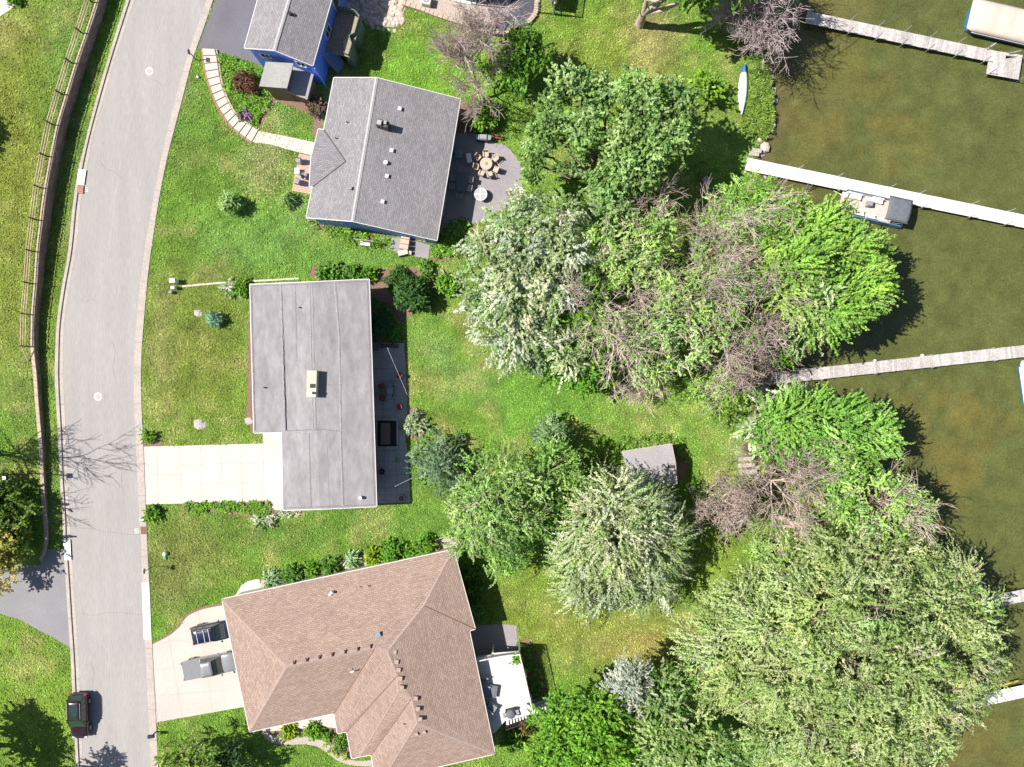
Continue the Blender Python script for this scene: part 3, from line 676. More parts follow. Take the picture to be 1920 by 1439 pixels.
line_strip('road_crack', [(133,990),(170,992),(220,1000),(262,1003)], .03, .0145, mat('thin_crack', (.24,.21,.21), .9), 60, .04)
MTC = MATS['thin_crack']
for pts in ([(186,300),(200,318),(214,322),(236,341)], [(150,560),(160,566),(172,561),(183,568)], [(210,640),(216,660),(212,690),(219,720)], [(150,1150),(180,1154),(205,1148),(268,1153)], [(290,150),(305,160),(318,158)], [(232,860),(228,900),(233,930)], [(170,1240),(176,1262),(172,1290)]): line_strip('road_crack', pts, .025, .0145, MTC, 40, .03)
# painted / new kerb pieces
def kpatch(A0, A1, t0, t1, z, m, name='kerb_patch'):
    (o0, i0), (o1, i1) = A0, A1
    pt = lambda o, i, t: (o[0] + (i[0] - o[0]) * t, o[1] + (i[1] - o[1]) * t)
    return sheet(name, [pt(o0, i0, t0), pt(o0, i0, t1), pt(o1, i1, t1), pt(o1, i1, t0)], z, m, .01)
kpatch(((148,318),(163,320)), ((146,347),(159,347)), 0, 1, .14, M['white'])
kpatch(((146,348),(158,349)), ((145,363),(157,364)), .05, 1, .14, M['brick'])
kpatch(((280,1093),(267,1093)), ((284,1199),(271,1199)), 0, 1.05, .07, M['white'])
kpatch(((120,1012),(133,1012)), ((123,1050),(135,1050)), 0, 1, .14, M['white'])
kpatch(((274,971),(262,971)), ((275,976),(262,976)), 0, 1, .07, M['white'])
kpatch(((274,988),(264,988)), ((275,1002),(265,1002)), 0, 1, .07, mat('grate_iron', (.25,.12,.07), .8, .3, 20))
for (x, y, nm) in ((162,356,'a'), (257,996,'b')):   # small painted survey marks beside the drains
    b = MB(); p = P(x, y)
    for k, (dx, dy, w, h) in enumerate(((-.12,.2,.28,.05),(-.12,0,.28,.05),(-.12,-.2,.28,.05),(-.2,.1,.05,.2),(.12,-.05,.05,.3),(.1,.2,.1,.05))):
        b.add([(p.x+dx-w/2,p.y+dy-h/2,.0155),(p.x+dx+w/2,p.y+dy-h/2,.0155),(p.x+dx+w/2,p.y+dy+h/2,.0155),(p.x+dx-w/2,p.y+dy+h/2,.0155)],[(0,1,2,3)])
    tag(b.build('road_marking', M['white']), kind='structure')
for i, (x, y, lab) in enumerate(((280,134,'round manhole cover in the road near the dark driveway'), (184,744,'round manhole cover in the road near the bare tree shadow'))):
    t = thing('manhole_cover', lab, 'manhole cover', P(x, y) + Vector((0, 0, .012)), 0, 'manhole covers in the road')
    MB().lathe((0, 0, 0), [(.40, 0), (.40, .010), (.31, .011)], 24).build('frame', M['fresh'], t)
    b = MB().lathe((0, 0, 0), [(.30, .0), (.30, .014), (.02, .015)], 20)
    b.box((0, .05, .017), (.3, .05, .005)); b.box((0, -.08, .017), (.3, .05, .005)); b.build('lid', M['manhole'], t)
# ---------------------------------------------------------------- driveways, paths, patios
sheet('driveway', [(404,0),(445,-120),(640,-140),(640,60),(590,100),(560,130),(497,127),(470,116),(422,101),(371,92),(385,50)], .016, M['asphalt_dark'])
sheet('driveway', [(-150,1030),(125,1030),(131,1128),(134,1216),(100,1196),(71,1181),(40,1163),(0,1151),(-150,1130)], .016, mat('side_drive_asphalt', (.25,.24,.25), .9, .08, 9, .2, 60, big=(.3,.1)))
dc = [(266,838),(493,832),(493,809),(560,805),(560,957),(511,957),(509,941),(272,946)]
sheet('driveway', dc, .016, M['concrete'])
b = MB()
def seg(b, p, q, w=.04, z=.0205):
    p = P(*p); q = P(*q); d = (q - p).normalized(); o = Vector((-d.y, d.x, 0)) * w / 2
    b.add([(p.x + o.x, p.y + o.y, z), (p.x - o.x, p.y - o.y, z), (q.x - o.x, q.y - o.y, z), (q.x + o.x, q.y + o.y, z)], [(0, 1, 2, 3)])
for x in (294,337,376,414,452): seg(b, (x, 838), (x + 3, 944))
for y in (871,908): seg(b, (337, y), (530, y - 3))
seg(b, (270, 891), (338, 890)); seg(b, (493, 833), (528, 833)); seg(b, (493, 810), (495, 940))
MJ = mat('saw_cut', (.43,.38,.32), .9, .1)
tag(b.build('driveway_joints', MJ), kind='structure')
db = smooth_line([(283,1210),(316,1193),(330,1182),(338,1174),(347,1161),(358,1152),(383,1142),(420,1135)], 4) + [(500,1130),(500,1320),(450,1327),(292,1355)]
sheet('driveway', db, .016, M['drive'])
sheet('driveway_edge', smooth_line([(281,1212),(315,1194),(329,1183),(337,1175),(346,1162),(357,1153),(383,1143),(420,1136)], 4)[::-1] + smooth_line([(279,1210),(313,1191),(327,1180),(334,1172),(343,1159),(356,1148),(382,1137.5),(420,1131)], 4), .010, M['mulch'])
b = MB()
seg(b, (284, 1210), (296, 1355)); seg(b, (316, 1193), (342, 1345)); seg(b, (284,1211),(330,1200)); seg(b, (287, 1256), (440, 1243)); seg(b, (290,1305),(446,1292)); seg(b, (372, 1145), (398, 1333)); seg(b, (330, 1200), (440, 1215))
tag(b.build('driveway_joints', MJ), kind='structure')
sheet('path', smooth_line([(441,1118),(446,1108),(455,1096),(468,1089),(486,1086)], 4) + [(492,1112),(500,1125),(440,1135)], .016, M['concrete'])
sheet('path', [(500,1362),(560,1350),(626,1338),(633,1366),(598,1362),(570,1366),(500,1372)], .016, M['concrete'])
sheet('patio', [(0,-140),(150,-140),(80,0),(40,30),(0,56),(-100,110),(-200,0)], 1.46, M['concrete'])
sheet('path', [(485,246),(516,252),(552,259),(592,268),(585,292),(540,281),(506,271),(473,267)], .016, M['steptread'])
b = MB()
for x, y in ((496,249),(520,253),(545,258),(570,264)): seg(b, (x, y), (x - 7, y + 22), .03)
tag(b.build('path_joints', M['joint']), kind='structure')
pb = [(850,250),(905,252),(928,266)] + smooth_line([(947,273),(958,283),(969,297),(976,312),(979,328),(978,350),(971,368),(962,379),(950,390),(933,398)], 3) + [(905,412),(870,425),(800,430)]
sheet('patio', pb, .016, M['patio'])
b = MB(); seg(b, (905,268), (893,400), .025); seg(b, (900,330), (945,395), .02); seg(b, (905, 300), (978, 318), .02)
tag(b.build('patio_joints', mat('patio_cut', (.22,.20,.21), .9)), kind='structure')
sheet('patio', [(700,446),(757,446),(806,460),(803,486),(782,482),(762,477),(745,473),(700,460)], .016, M['patio'])
pc = [(690,642),(758,644),(761,700),(764,790),(760,825),(765,850),(769,942),(700,945)]
sheet('patio', pc, .016, M['paver'])
b = MB()
for x in (716,738): seg(b, (x, 642), (x + 6, 944), .03)
for y in (668,692,716,742,768,845,866,890,914): seg(b, (695, y), (765, y), .03)
tag(b.build('patio_joints', mat('paver_cut', (.22,.21,.22), .9)), kind='structure')
sheet('patio', [(860,1173),(945,1171),(968,1173),(972,1228),(870,1236)], .016, M['patio'])
# garden beds
def bed(pts, m='mulch', z=.008, name='garden_bed'): return sheet(name, smooth_line(list(pts) + [pts[0]], 3)[:-1], z, M[m])
bed([(395,95),(422,104),(470,122),(500,150),(520,175),(512,195),(500,215),(488,240),(470,240),(450,222),(425,190),(410,150)])
bed([(415,535),(440,529),(468,530),(472,556),(452,560),(435,555),(422,546)])
bed([(270,806),(283,808),(295,818),(304,834),(290,838),(270,838)])
bed([(466,600),(474,600),(478,800),(468,800),(461,780),(464,740)]); bed([(760,772),(772,764),(792,772),(800,795),(794,815),(775,824),(764,818)])
bed([(340,943),(420,942),(508,941),(512,957),(565,958),(560,966),(515,968),(500,985),(480,974),(420,962),(350,958)])
bed([(490,1088),(560,1070),(640,1052),(700,1035),(760,1024),(845,1006),(852,1034),(700,1085),(500,1120)], 'gravel')
bed([(560,1366),(600,1360),(634,1362),(650,1374),(662,1420),(650,1420),(625,1410),(605,1390),(575,1380),(500,1376)])
sheet('path', smooth_line([(488,1368),(498,1385),(515,1394),(540,1397),(572,1396),(598,1402),(618,1416),(640,1430),(665,1436),(705,1438)], 4) + smooth_line([(705,1424),(680,1427),(655,1424),(636,1412),(618,1398),(600,1386),(575,1380),(545,1384),(520,1383),(508,1378),(500,1366)], 4), .014, M['gravel'])
bed([(585,500),(672,500),(690,508),(760,502),(835,508),(864,528),(860,550),(830,556),(800,560),(770,590),(695,640),(695,520),(590,524)])
bed([(575,412),(620,420),(700,440),(735,452),(735,466),(690,462),(620,440),(585,426)]); bed([(815,428),(880,402),(884,470),(810,488)])
bed([(850,190),(890,200),(905,240),(900,262),(845,262)]); bed([(500,185),(520,175),(598,200),(600,262),(585,250),(583,215)], z=.007)
bed([(875,1060),(893,1080),(900,1175),(880,1175)]); bed([(975,1205),(1000,1205),(1024,1310),(990,1320)])
bed([(1165,850),(1205,828),(1265,828),(1285,845),(1290,875),(1270,905),(1180,905)], z=.009)
bed([(330,780),(334,782),(332,786)], z=.009); bed([(812,506),(830,506),(830,520),(813,520)], 'tan', .012)
bed([(640,-40),(760,-20),(756,25),(748,50),(700,46),(672,30),(655,20),(640,10)], 'gravel'); bed([(1430,700),(1448,740),(1440,775),(1418,760),(1420,712)], 'stone', .008)
sheet('path', [(340,536),(400,530),(467,526),(560,521),(560,524),(467,529.5),(400,533.5),(342,539)], .03, M['steptread'])
sheet('garden_bed', [(760,-30),(905,-30),(980,-30),(1010,-20),(1008,20),(985,50),(955,62),(935,58),(900,45),(830,30),(760,12)], .010, M['gravel'])
sheet('garden_bed', [(905,-30),(1008,-20),(1006,20),(985,46),(955,60),(935,58),(915,20)], .014, M['darkgravel'])
# ================================================================ BUILDINGS
SH_G = shingle('grey_shingles', (.235,.22,.23), (.31,.29,.30), (.16,.15,.16), .40, .17, .06)
SH_T = shingle('tan_shingles', (.30,.215,.175), (.39,.285,.235), (.20,.14,.115), .42, .17, .05)
MEMB = mat('roof_membrane', (.285,.268,.274), .9, .10, 1.6, .1, 20, big=(.5,.13), stretch=(1.3,.5,1))
def xy(px, py, z): return P(px, py, z)
def poly_walls(pts, d, m, parent, sub=.18, name='wall'):
    """pts: roof outline (px,py,z); walls inset by d under it"""
    W = [P(*p) for p in pts]; q = inset([w.to_2d() for w in W], d); walls(q, [w.z - sub for w in W], m, parent, name); return q
def on_face(a, b, c, px, py):
    """height of the plane through three (px,py,z) photo points where the photo point px,py meets it"""
    A, B, C_ = P(*a), P(*b), P(*c); n = (B - A).cross(C_ - A); o = Vector((0, 0, HC)); d = P(px, py, 0) - o
    t = n.dot(A - o) / n.dot(d); return o + d * t
def plumbing(parent, p, r=.05, h=.35, m='blackpl', name='vent_pipe'): return MB().tube((p.x, p.y, p.z - .05), (p.x, p.y, p.z + h), r, r, 10).build(name, M[m], parent, world=True)
def boxvent(parent, p, s=.32, h=.16, m='offwhite', rz=0, name='roof_vent'):
    b = MB().box((p.x, p.y, p.z + h * .35), (s * .8, s * .8, h * .9), rz).box((p.x, p.y, p.z + h), (s, s, h * .35), rz, .85); return b.build(name, M[m], parent, world=True)
# --- blue house beside the garden (top)
ha = thing('house', 'tall blue sided house with grey gable roof beside the dark asphalt driveway', 'house', P(550, 40, 0))
A1 = [(522,-140,5.4),(583,-140,6.3),(514,94,6.3),(458,90,5.4)]; A2 = [(583,-140,6.3),(661,-140,5.1),(586,123,5.1),(514,94,6.3)]
ra = roof([A1, A2], SH_G, ha, fascia=M['offwhite'])
qa = poly_walls([(458,90,5.4),(514,94,6.3),(586,123,5.1),(661,-140,5.1),(583,-140,6.3),(522,-140,5.4)], .2, M['blue'], ha)
plumbing(ra, on_face(*[A2[0], A2[1], A2[2]], 545, 27), .16, .3, 'blackpl', 'roof_vent')
opening(qa[2], qa[3], .30, 1.2, 3.2, 1.3, ha); opening(qa[2], qa[3], .55, 1.8, 3.4, 1.9, ha); opening(qa[1], qa[2], .6, 1.0, 4.0, 1.1, ha); opening(qa[0], qa[1], .45, 1.0, 4.0, 1.0, ha)
MB().box((P(590,128,4.4).x, P(590,128,4.4).y, 2.2), (.10,.10,4.4)).build('corner_trim', M['trim_skylit_tread'], ha, world=True)
# porch of the blue house
MPF = mat('grey_felt', (.36,.35,.33), .9, .1, 8, .1, 30, big=(.5,.08))
pr = MB()
def slabpx(b, pts, th=.14):
    W = [P(*p) for p in pts]; a = sum(W[i].x * W[(i+1)%len(W)].y - W[(i+1)%len(W)].x * W[i].y for i in range(len(W)))
    if a < 0: W = W[::-1]
    n = len(W); b.add([(w.x, w.y, w.z - th) for w in W] + [tuple(w) for w in W], [tuple(range(n))[::-1], tuple(range(n, 2*n))] + [(i, (i+1)%n, n+(i+1)%n, n+i) for i in range(n)])
slabpx(pr, [(498,116,4.3),(550,119,4.3),(538,166,4.3),(486,162,4.3)]); pr.build('porch_roof', MPF, ha, world=True)
pr = MB(); slabpx(pr, [(532,118,2.9),(588,140,2.6),(576,187,2.6),(524,167,2.9)]); pr.build('porch_roof', MPF, ha, world=True)
qp = inset([P(498,116,4.1).to_2d(), P(550,119,4.1).to_2d(), P(538,166,4.1).to_2d(), P(486,162,4.1).to_2d()], .25); walls(qp, [3.95]*4, M['brownwall'], ha, 'porch_wall')
qp = inset([P(532,118,2.9).to_2d(), P(588,140,2.6).to_2d(), P(576,187,2.6).to_2d(), P(524,167,2.9).to_2d()], .22); walls(qp, [2.7,2.42,2.42,2.7], M['brownwall'], ha, 'porch_wall')
# deck with solid boarded rail behind the blue house
dk = thing('raised_deck', 'raised deck with grey green boarded rails and stairs behind the tall blue house', 'deck', P(650,70))
DZ = 2.3
dpoly = [(633,20),(668,28),(666,68),(656,74),(655,108),(610,96)]
MB().prism([P(x, y, DZ).to_2d() for x, y in dpoly], DZ - .15, DZ).build('floor', M['wood'], dk, world=True)
def panel(b, p, q, z0, z1, w=.08):
    p = Vector(p); q = Vector(q); d = q - p; c = (p + q) / 2; b.box((c.x, c.y, (z0 + z1) / 2), (math.hypot(d.x, d.y), w, z1 - z0), math.atan2(d.y, d.x))
rl = [P(x, y, DZ).to_2d() for x, y in ((633,20),(668,28),(677,38),(668,70),(658,75),(663,90),(657,110),(648,106))]
b = MB(); [panel(b, rl[i], rl[i+1], 0, DZ + .02, .1) for i in range(1, len(rl) - 1)]; b.build('skirt', M['greendeck'], dk, world=True)
b = MB(); [panel(b, rl[i], rl[i+1], DZ + .02, DZ + 1.0, .07) for i in range(len(rl) - 1)]; b.build('railing', M['greendeck'], dk, world=True)
b = MB(); top = [(666,30),(677,38),(668,70),(657,66)]; b.prism([P(x, y, DZ + .55).to_2d() for x, y in top], DZ + .45, DZ + .55); b.build('sunlit_floor', M['wood'], dk, world=True)  # added slab in the outline of the sunlit floor boards
b = MB(); top = [(655,67),(668,70),(655,108),(646,105),(642,76)]; b.prism([P(x, y, DZ + .5).to_2d() for x, y in top], DZ + .4, DZ + .5); b.build('sunlit_floor', M['wood'], dk, world=True)  # second slab, shaped like the lower sunlit part of the floor
s0 = P(612, 98, DZ); s1 = P(640, 128, .1); b = MB(); d = (s1 - s0); dd = Vector((d.x, d.y)).normalized(); rz = math.atan2(d.y, d.x)
for i in range(9):
    t = (i + .5) / 9; c = s0 + d * t; MB().box((c.x, c.y, c.z), (.26, 1.05, .05), rz).build('stair_tread', M['trim_skylit_tread'], dk, world=True)  # blue skylight on the shaded treads is put into their colour
for sg in (-.56, .56):
    o = Vector((-dd.y, dd.x, 0)) * sg; b.tube(s0 + o, s1 + o, .09, .09, 4); b.tube(s0 + o + Vector((0,0,.9)), s1 + o + Vector((0,0,.9)), .04, .04, 5)
    for t in (0, .33, .66, 1): b.tube(s0 + d * t + o, s0 + d * t + o + Vector((0,0,.9)), .035, .035, 5)
b.build('stair_rail', M['wood'], dk, world=True)
# --- second blue house
hb = thing('house', 'blue house with broad grey shingled gable roof and dark chimney beside the rounded patio', 'house', P(720, 300, 0))
B1 = [(626,146,4.45),(706,146,5.35),(661,415,5.35),(574,408,4.45),(586,350,4.45),(648,303,5.0),(607,244,4.45)]
B2 = [(706,146,5.35),(863,186,3.5),(819,451,3.5),(661,415,5.35)]
rb_ = roof([B1, [(607,244,4.45),(648,303,5.0),(583,297,5.0),(597,242,4.4)], [(583,297,5.0),(648,303,5.0),(586,350,4.45),(580,350,4.4)], B2], SH_G, hb, fascia=M['offwhite'])
qb = poly_walls([(574,408,4.45),(661,415,5.35),(819,451,3.5),(863,186,3.5),(706,146,5.35),(626,146,4.45)], .28, M['blue'], hb)
opening(qb[0], qb[1], .45, 1.6, 2.9, 1.2, hb, frame='white'); opening(qb[1], qb[2], .33, 2.9, 2.9, 1.3, hb); opening(qb[1], qb[2], .78, 1.0, 1.2, 2.1, hb, kind='door'); opening(qb[2], qb[3], .3, 2.4, 1.2, 2.1, hb); opening(qb[2], qb[3], .7, 1.8, 1.6, 1.3, hb); opening(qb[1], qb[2], .08, .8, 3.2, 1.1, hb)
for (p, q, za, zb) in (((586,350),(648,303),4.47,5.02),((607,244),(648,303),4.47,5.02)): MB().tube(P(*p, za) + Vector((0,0,.01)), P(*q, zb) + Vector((0,0,.01)), .06, .06, 6).build('valley_flashing', mat('valley_metal', (.12,.115,.13), .6, .1, 5), rb_, world=True)
def ridgecap(parent, pts, m, w=.17, lift=.03):
    b = MB()
    for p, q in zip(pts[:-1], pts[1:]):
        p = P(*p); q = P(*q); d = (q - p); o = Vector((-d.y, d.x, 0)).normalized() * w; up = Vector((0, 0, lift)); dn = Vector((0, 0, -.03))
        b.add([p - o + dn, p + up, p + o + dn, q - o + dn, q + up, q + o + dn], [(0, 1, 4, 3), (1, 2, 5, 4)])
    return b.build('ridge_cap', m, parent, world=True)
MRC = mat('ridge_grey', (.42,.40,.40), .9, .12, 6); MRT = mat('ridge_tan', (.35,.26,.22), .9, .12, 6)
ridgecap(rb_, [(706,146,5.38),(661,415,5.38)], MRC); ridgecap(ra, [(583,-140,6.33),(514,94,6.33)], MRC)
c = P(719, 236, 5.4); b = MB().box((c.x, c.y, 5.35), (1.1, .6, 1.5), -.25)
ch = b.build('chimney', mat('chimney_dark', (.10,.085,.085), .9, .25, 6), rb_, world=True)
MB().box((c.x - .25, c.y, 6.22), (.42, .42, .3), -.25).box((c.x + .3, c.y + .02, 6.18), (.25, .3, .2), -.25).build('chimney_pot', M['steel'], ch, world=True)
for x, y in ((750,205),(735,283),(726,331),(718,379)): boxvent(rb_, on_face(B2[0], B2[1], B2[2], x, y), .36, .18, 'offwhite', -.2)
p = on_face(B2[0], B2[1], B2[2], 724, 306); MB().lathe((p.x, p.y, p.z - .05), [(.16, 0), (.16, .2), (.22, .22), (.20, .32), (.05, .36)], 14).build('roof_vent', M['offwhite'], rb_, world=True)
for x, y in ((651,230),(630,260)): plumbing(rb_, on_face(B1[0], B1[1], B1[2], x, y), .05, .3)
boxvent(rb_, on_face(B1[0], B1[1], B1[2], 658, 354), .3, .25, 'patio')
# --- flat roofed house (middle)
hc = thing('house', 'long low house with pale grey flat membrane roof and cream brick chimney', 'house', P(600, 740, 0))
C1 = [(468.5,534,3.7),(588,529,4.2),(594,811,4.2),(528,811,3.72),(476,812,3.7)]; C2 = [(588,529,4.2),(692,524,3.8),(706,950,3.8),(600,955,4.2),(594,811,4.2)]; C3 = [(528,811,3.72),(594,811,4.2),(600,955,4.2),(531,957,3.72)]
rc = roof([C1, C2, C3], MEMB, hc, th=.3, fascia=M['offwhite'])
qc = poly_walls([(468.5,534,3.7),(588,529,4.2),(692,524,3.8),(706,950,3.8),(600,955,4.2),(531,957,3.72),(528,811,3.72),(476,812,3.7)], .75, M['siding'], hc, .32)
for t in (.1, .24, .38, .55, .7, .85): opening(qc[2], qc[3], t, 2.0, 1.4, 2.0 if t in (.38, .55) else 1.3, hc)
opening(qc[7], qc[0], .3, 2.0, 1.7, 1.2, hc); opening(qc[7], qc[0], .7, 2.0, 1.7, 1.2, hc); opening(qc[5], qc[6], .5, 5.0, 1.15, 2.2, hc, kind='garage_door'); opening(qc[6], qc[7], .5, 1.0, 1.05, 2.1, hc, kind='door')
MS = mat('membrane_seam', (.335,.31,.33), .9, .15, 6); MSD = mat('membrane_seam_dark', (.235,.215,.23), .9, .2, 6)
def rseam(pts, m, w=.10, faces=((C1[0], C1[1], C1[2]), (C2[0], C2[1], C2[2])), name='roof_seam'):
    b = MB(); qs = resample(pts, 40)
    prev = None; rg = random.Random(len(pts) * 7 + int(pts[0][0]))
    for q in qs:
        f = faces[0] if q[0] < 591 else faces[1]; p = on_face(*f, q[0] , q[1]) + Vector((0, 0, .012)); p += Vector((rg.uniform(-.03, .03), 0, 0))
        if prev is not None:
            d = (p - prev); o = Vector((-d.y, d.x, 0)).normalized() * w * .5; b.add([prev - o, prev + o, p + o, p - o], [(0, 3, 2, 1)])
        prev = p
    return b.build(name, m, rc, world=True)
rseam([(526,533),(530,680),(533,808)], MS, .14); rseam([(528,533),(532,680),(535,808)], MSD, .03); rseam([(580,530),(584,690),(587,808)], MS, .10); rseam([(586,529),(590,690),(593,808)], MSD, .05); rseam([(627,528),(635,640),(638,800),(642,950)], MS, .16); rseam([(630,528),(637,640),(640,800),(645,950)], MSD, .04)
rseam([(554,533),(555,680)], MSD, .025); rseam([(606,722),(640,722)], MSD, .05); rseam([(534,808),(600,806),(640,809)], MSD, .09); rseam([(529,812),(600,810)], MS, .05)
rseam([(579,812),(583,953)], MSD, .035); rseam([(612,812),(617,952)], MS, .03); rseam([(595,705),(635,700)], MS, .04)
for e in ([(471,537),(689,528)], [(689,528),(702,947)], [(534,953),(702,947)], [(471,537),(478,808)]): rseam(e, MSD, .10)
c = P(585, 720, 4.9); b = MB().box((c.x, c.y, 4.45), (.92, 2.5, 1.3), -.03); chc = b.build('chimney', M['cream'], rc, world=True)
MB().box((c.x + .12, c.y - .2, 5.12), (.5, .38, .05), 0).build('flue', M['blackpl'], chc, world=True)
MB().tube((c.x + .05, c.y - .85, 5.1), (c.x + .05, c.y - .85, 5.55), .12, .12, 12).build('flue_pipe', M['offwhite'], chc, world=True)
p = on_face(C2[0], C2[1], C2[2], 677, 933); plumbing(rc, p, .16, .45, 'offwhite')
for x, y in ((562,577),(496,727)): plumbing(rc, on_face(C1[0], C1[1], C1[2], x, y), .07, .2)
# --- brown roofed house
hd = thing('house', 'large house with brown tan shingled hip roof beside two parked vehicles', 'house', P(680, 1240, 0))
Z = 3.9; ZR = 5.9
TL = (416,1124,Z); TR = (850,1031,Z); BL = (468,1373,Z); R0 = (538,1250,ZR); R1 = (704,1214,ZR); R2 = (727,1222,ZR + .1)
R3 = (745,1267,ZR); R4 = (748,1299,ZR - .2); R5 = (772,1310,ZR - .2); R6 = (783,1356,ZR - .3); E_ = (928,1414,Z); M_ = (795,1136,4.9); E1 = (891,1180,Z); E2 = (880,1183,Z)
F = [[TL, TR, M_, R2, R1, R0], [TR, E1, M_], [M_, E1, E2, R2], [R2, E2, R3], [R3, E2, E_, R6, R5, R4], [TL, R0, BL], [BL, R0, R1, (626,1338,Z)], [(626,1338,Z), R1, R2, (641,1374,Z), (633,1376,Z)], [R2, R3, (650,1373,Z), (641,1374,Z)],
 [(650,1373,Z), R3, R4, (675,1419,Z), (659.5,1423,Z)], [R4, R5, (696,1416,Z), (675,1419,Z)], [R5, R6, (718,1462,Z), (701,1445,Z), (696,1416,Z)], [R6, E_, (718,1462,Z)]]
rd = roof(F, SH_T, hd, fascia=M['offwhite'])
qd = poly_walls([TL, TR, E1, E2, E_, (718,1462,Z), (696,1416,Z), (659.5,1423,Z), (650,1373,Z), (633,1376,Z), (626,1338,Z), BL], .45, M['siding'], hd)
ridgecap(rd, [R0, R1, R2, R3, R4, R5, R6, E_], MRT); ridgecap(rd, [TL, R0, BL], MRT); ridgecap(rd, [TR, M_, R2], MRT)
ridgecap(rd, [R2, (641,1374,Z)], MRT, .12); ridgecap(rd, [R4, (675,1419,Z)], MRT, .12); ridgecap(rd, [R6, (718,1462,Z)], MRT, .12)
for (p, q) in ((R1, (626,1338,Z)), (R3, (650,1373,Z)), (R5, (696,1416,Z)), (M_, E1)): MB().tube(P(*p), P(*q), .05, .05, 6).build('valley_flashing', mat('valley_brown', (.24,.13,.10), .8, .1, 5), rd, world=True)
opening(qd[11], qd[0], .28, 4.9, 1.2, 2.2, hd, kind='garage_door'); opening(qd[11], qd[0], .72, 4.9, 1.2, 2.2, hd, kind='garage_door')
for t in (.25, .5, .75): opening(qd[1], qd[2], t, 1.4, 2.6, 1.3, hd)
for t in (.3, .55, .8): opening(qd[3], qd[4], t, 1.9, 3.0 - .6, 1.4, hd)
for t in (.2, .5, .8): opening(qd[0], qd[1], t, 1.4, 2.3, 1.2, hd)
opening(qd[10], qd[11], .4, 1.4, 2.2, 1.2, hd); opening(qd[9], qd[10], .5, .9, 1.2, 2.1, hd, kind='door')
SL = (R4, R5, E_)
MV = mat('brown_vent', (.14,.08,.075), .7, .2, 8)
MVT = mat('tan_vent', (.40,.29,.25), .8, .1, 8)
for x, y in ((740.5,1222),(744,1240),(748,1255),(751,1271),(754,1288),(780,1308.5),(784,1328),(788,1347)):
    p = on_face((745,1267,ZR-.05), R5, E_, x, y); p.z += .02
    v = MB().box((p.x, p.y, p.z + .1), (.40, .42, .22), -.15, .9).build('roof_vent', MVT, rd, world=True)
    MB().box((p.x + .21, p.y - .03, p.z + .1), (.03, .34, .16), -.15).build('louvre', MV, v, world=True)
for x, y in ((796,1372),(781,1375.5)):
    p = on_face(R6, E_, (718,1462,Z), x, y); MB().box((p.x, p.y, p.z + .1), (.34, .3, .2), .4, .9).build('roof_vent', MVT, rd, world=True)
for k in range(7):
    t = k / 6; x = 550.6 + (694.7 - 550.6) * t; y = 1239.6 + (1209 - 1239.6) * t
    p = on_face(BL, R0, (626,1338,Z), x, y + 4); MB().box((p.x, p.y + .05, p.z + .06), (.09, .34, .16), .05).build('ridge_vent', MV, rd, world=True)
p = on_face(TL, R0, TR, 710, 1189); boxvent(rd, p, .42, .2, 'bluegrey', .3)
p = on_face(TL, R0, TR, 624.5, 1110); b = MB().tube((p.x, p.y, p.z), (p.x - .1, p.y, p.z + .4), .13, .13, 12).box((p.x - .3, p.y - .25, p.z + .08), (.25, .2, .12), .3); b.build('vent_pipe', M['offwhite'], rd, world=True)
for x, y in ((674,1101),(690,1099)): plumbing(rd, on_face(TL, R0, TR, x, y), .05, .25, 'stone')
p = on_face(BL, R0, (626,1338,Z), 663, 1257); b = MB().tube((p.x - .3, p.y - .2, p.z), (p.x + .15, p.y + .1, p.z + .55), .06, .06, 8).tube((p.x, p.y, p.z), (p.x - .35, p.y + .25, p.z + .4), .04, .04, 6); b.build('antenna', M['white'], rd, world=True)
p = on_face(R4, R5, E_, 757, 1357); p = on_face(R5, R6, (718,1462,Z), 757, 1357); plumbing(rd, p, .06, .3, 'bluegrey')
# deck of the brown house
DH = 2.5
dd_ = thing('raised_deck', 'raised white floored deck with railing behind the brown roofed house', 'deck', P(950, 1290))
fl = [(884,1233),(922,1228),(924,1225),(974,1221),(996,1318),(1001,1338),(947,1352),(930,1372),(918,1380)]
fb = MB(); W = [P(x, y, DH).to_2d() for x, y in fl]; fb.prism(W, DH - .12, DH)
MDK = mat('white_deck_boards', (.60,.57,.56), .7, .04, 5); fb.build('floor', MDK, dd_, world=True)
b = MB()   # board grooves
for i in range(26):
    t = i / 26; x0 = 923 + (946 - 923) * t - 28 * 0; y0 = 1229 + (1350 - 1229) * t; y1 = 1223 + (1336 - 1223) * t; x1 = 974 + (1000 - 974) * t
    p = P(x0 - 34, y0 + 4, DH); q = P(x1, y1, DH); d = (q - p).normalized(); o = Vector((-d.y, d.x, 0)) * .012
    b.add([(p.x-o.x,p.y-o.y,DH+.003),(q.x-o.x,q.y-o.y,DH+.003),(q.x+o.x,q.y+o.y,DH+.003),(p.x+o.x,p.y+o.y,DH+.003)],[(0,1,2,3)])
b.build('board_gaps', mat('deck_gap', (.36,.34,.33), .9), dd_, world=True)
def railing(parent, pts, z, m, h=1.0, bal=.14, top='box'):
    for (x0, y0), (x1, y1) in zip(pts[:-1], pts[1:]):
        p = P(x0, y0, z); q = P(x1, y1, z); d = q - p; L_ = d.length; n = max(1, int(L_ / bal)); b = MB(); rz = math.atan2(d.y, d.x); c = (p + q) / 2
        b.box((c.x, c.y, z + h), (L_, .09, .05), rz); b.box((c.x, c.y, z + .1), (L_, .05, .05), rz)
        for i in range(n + 1):
            s_ = p + d * (i / n); b.box((s_.x, s_.y, z + h / 2), (.03, .03, h - .03), rz)
        b.build('railing', m, parent, world=True)
        MB().box((p.x, p.y, z + h / 2 - .1), (.12, .12, h + .3)).build('rail_post', m, parent, world=True)
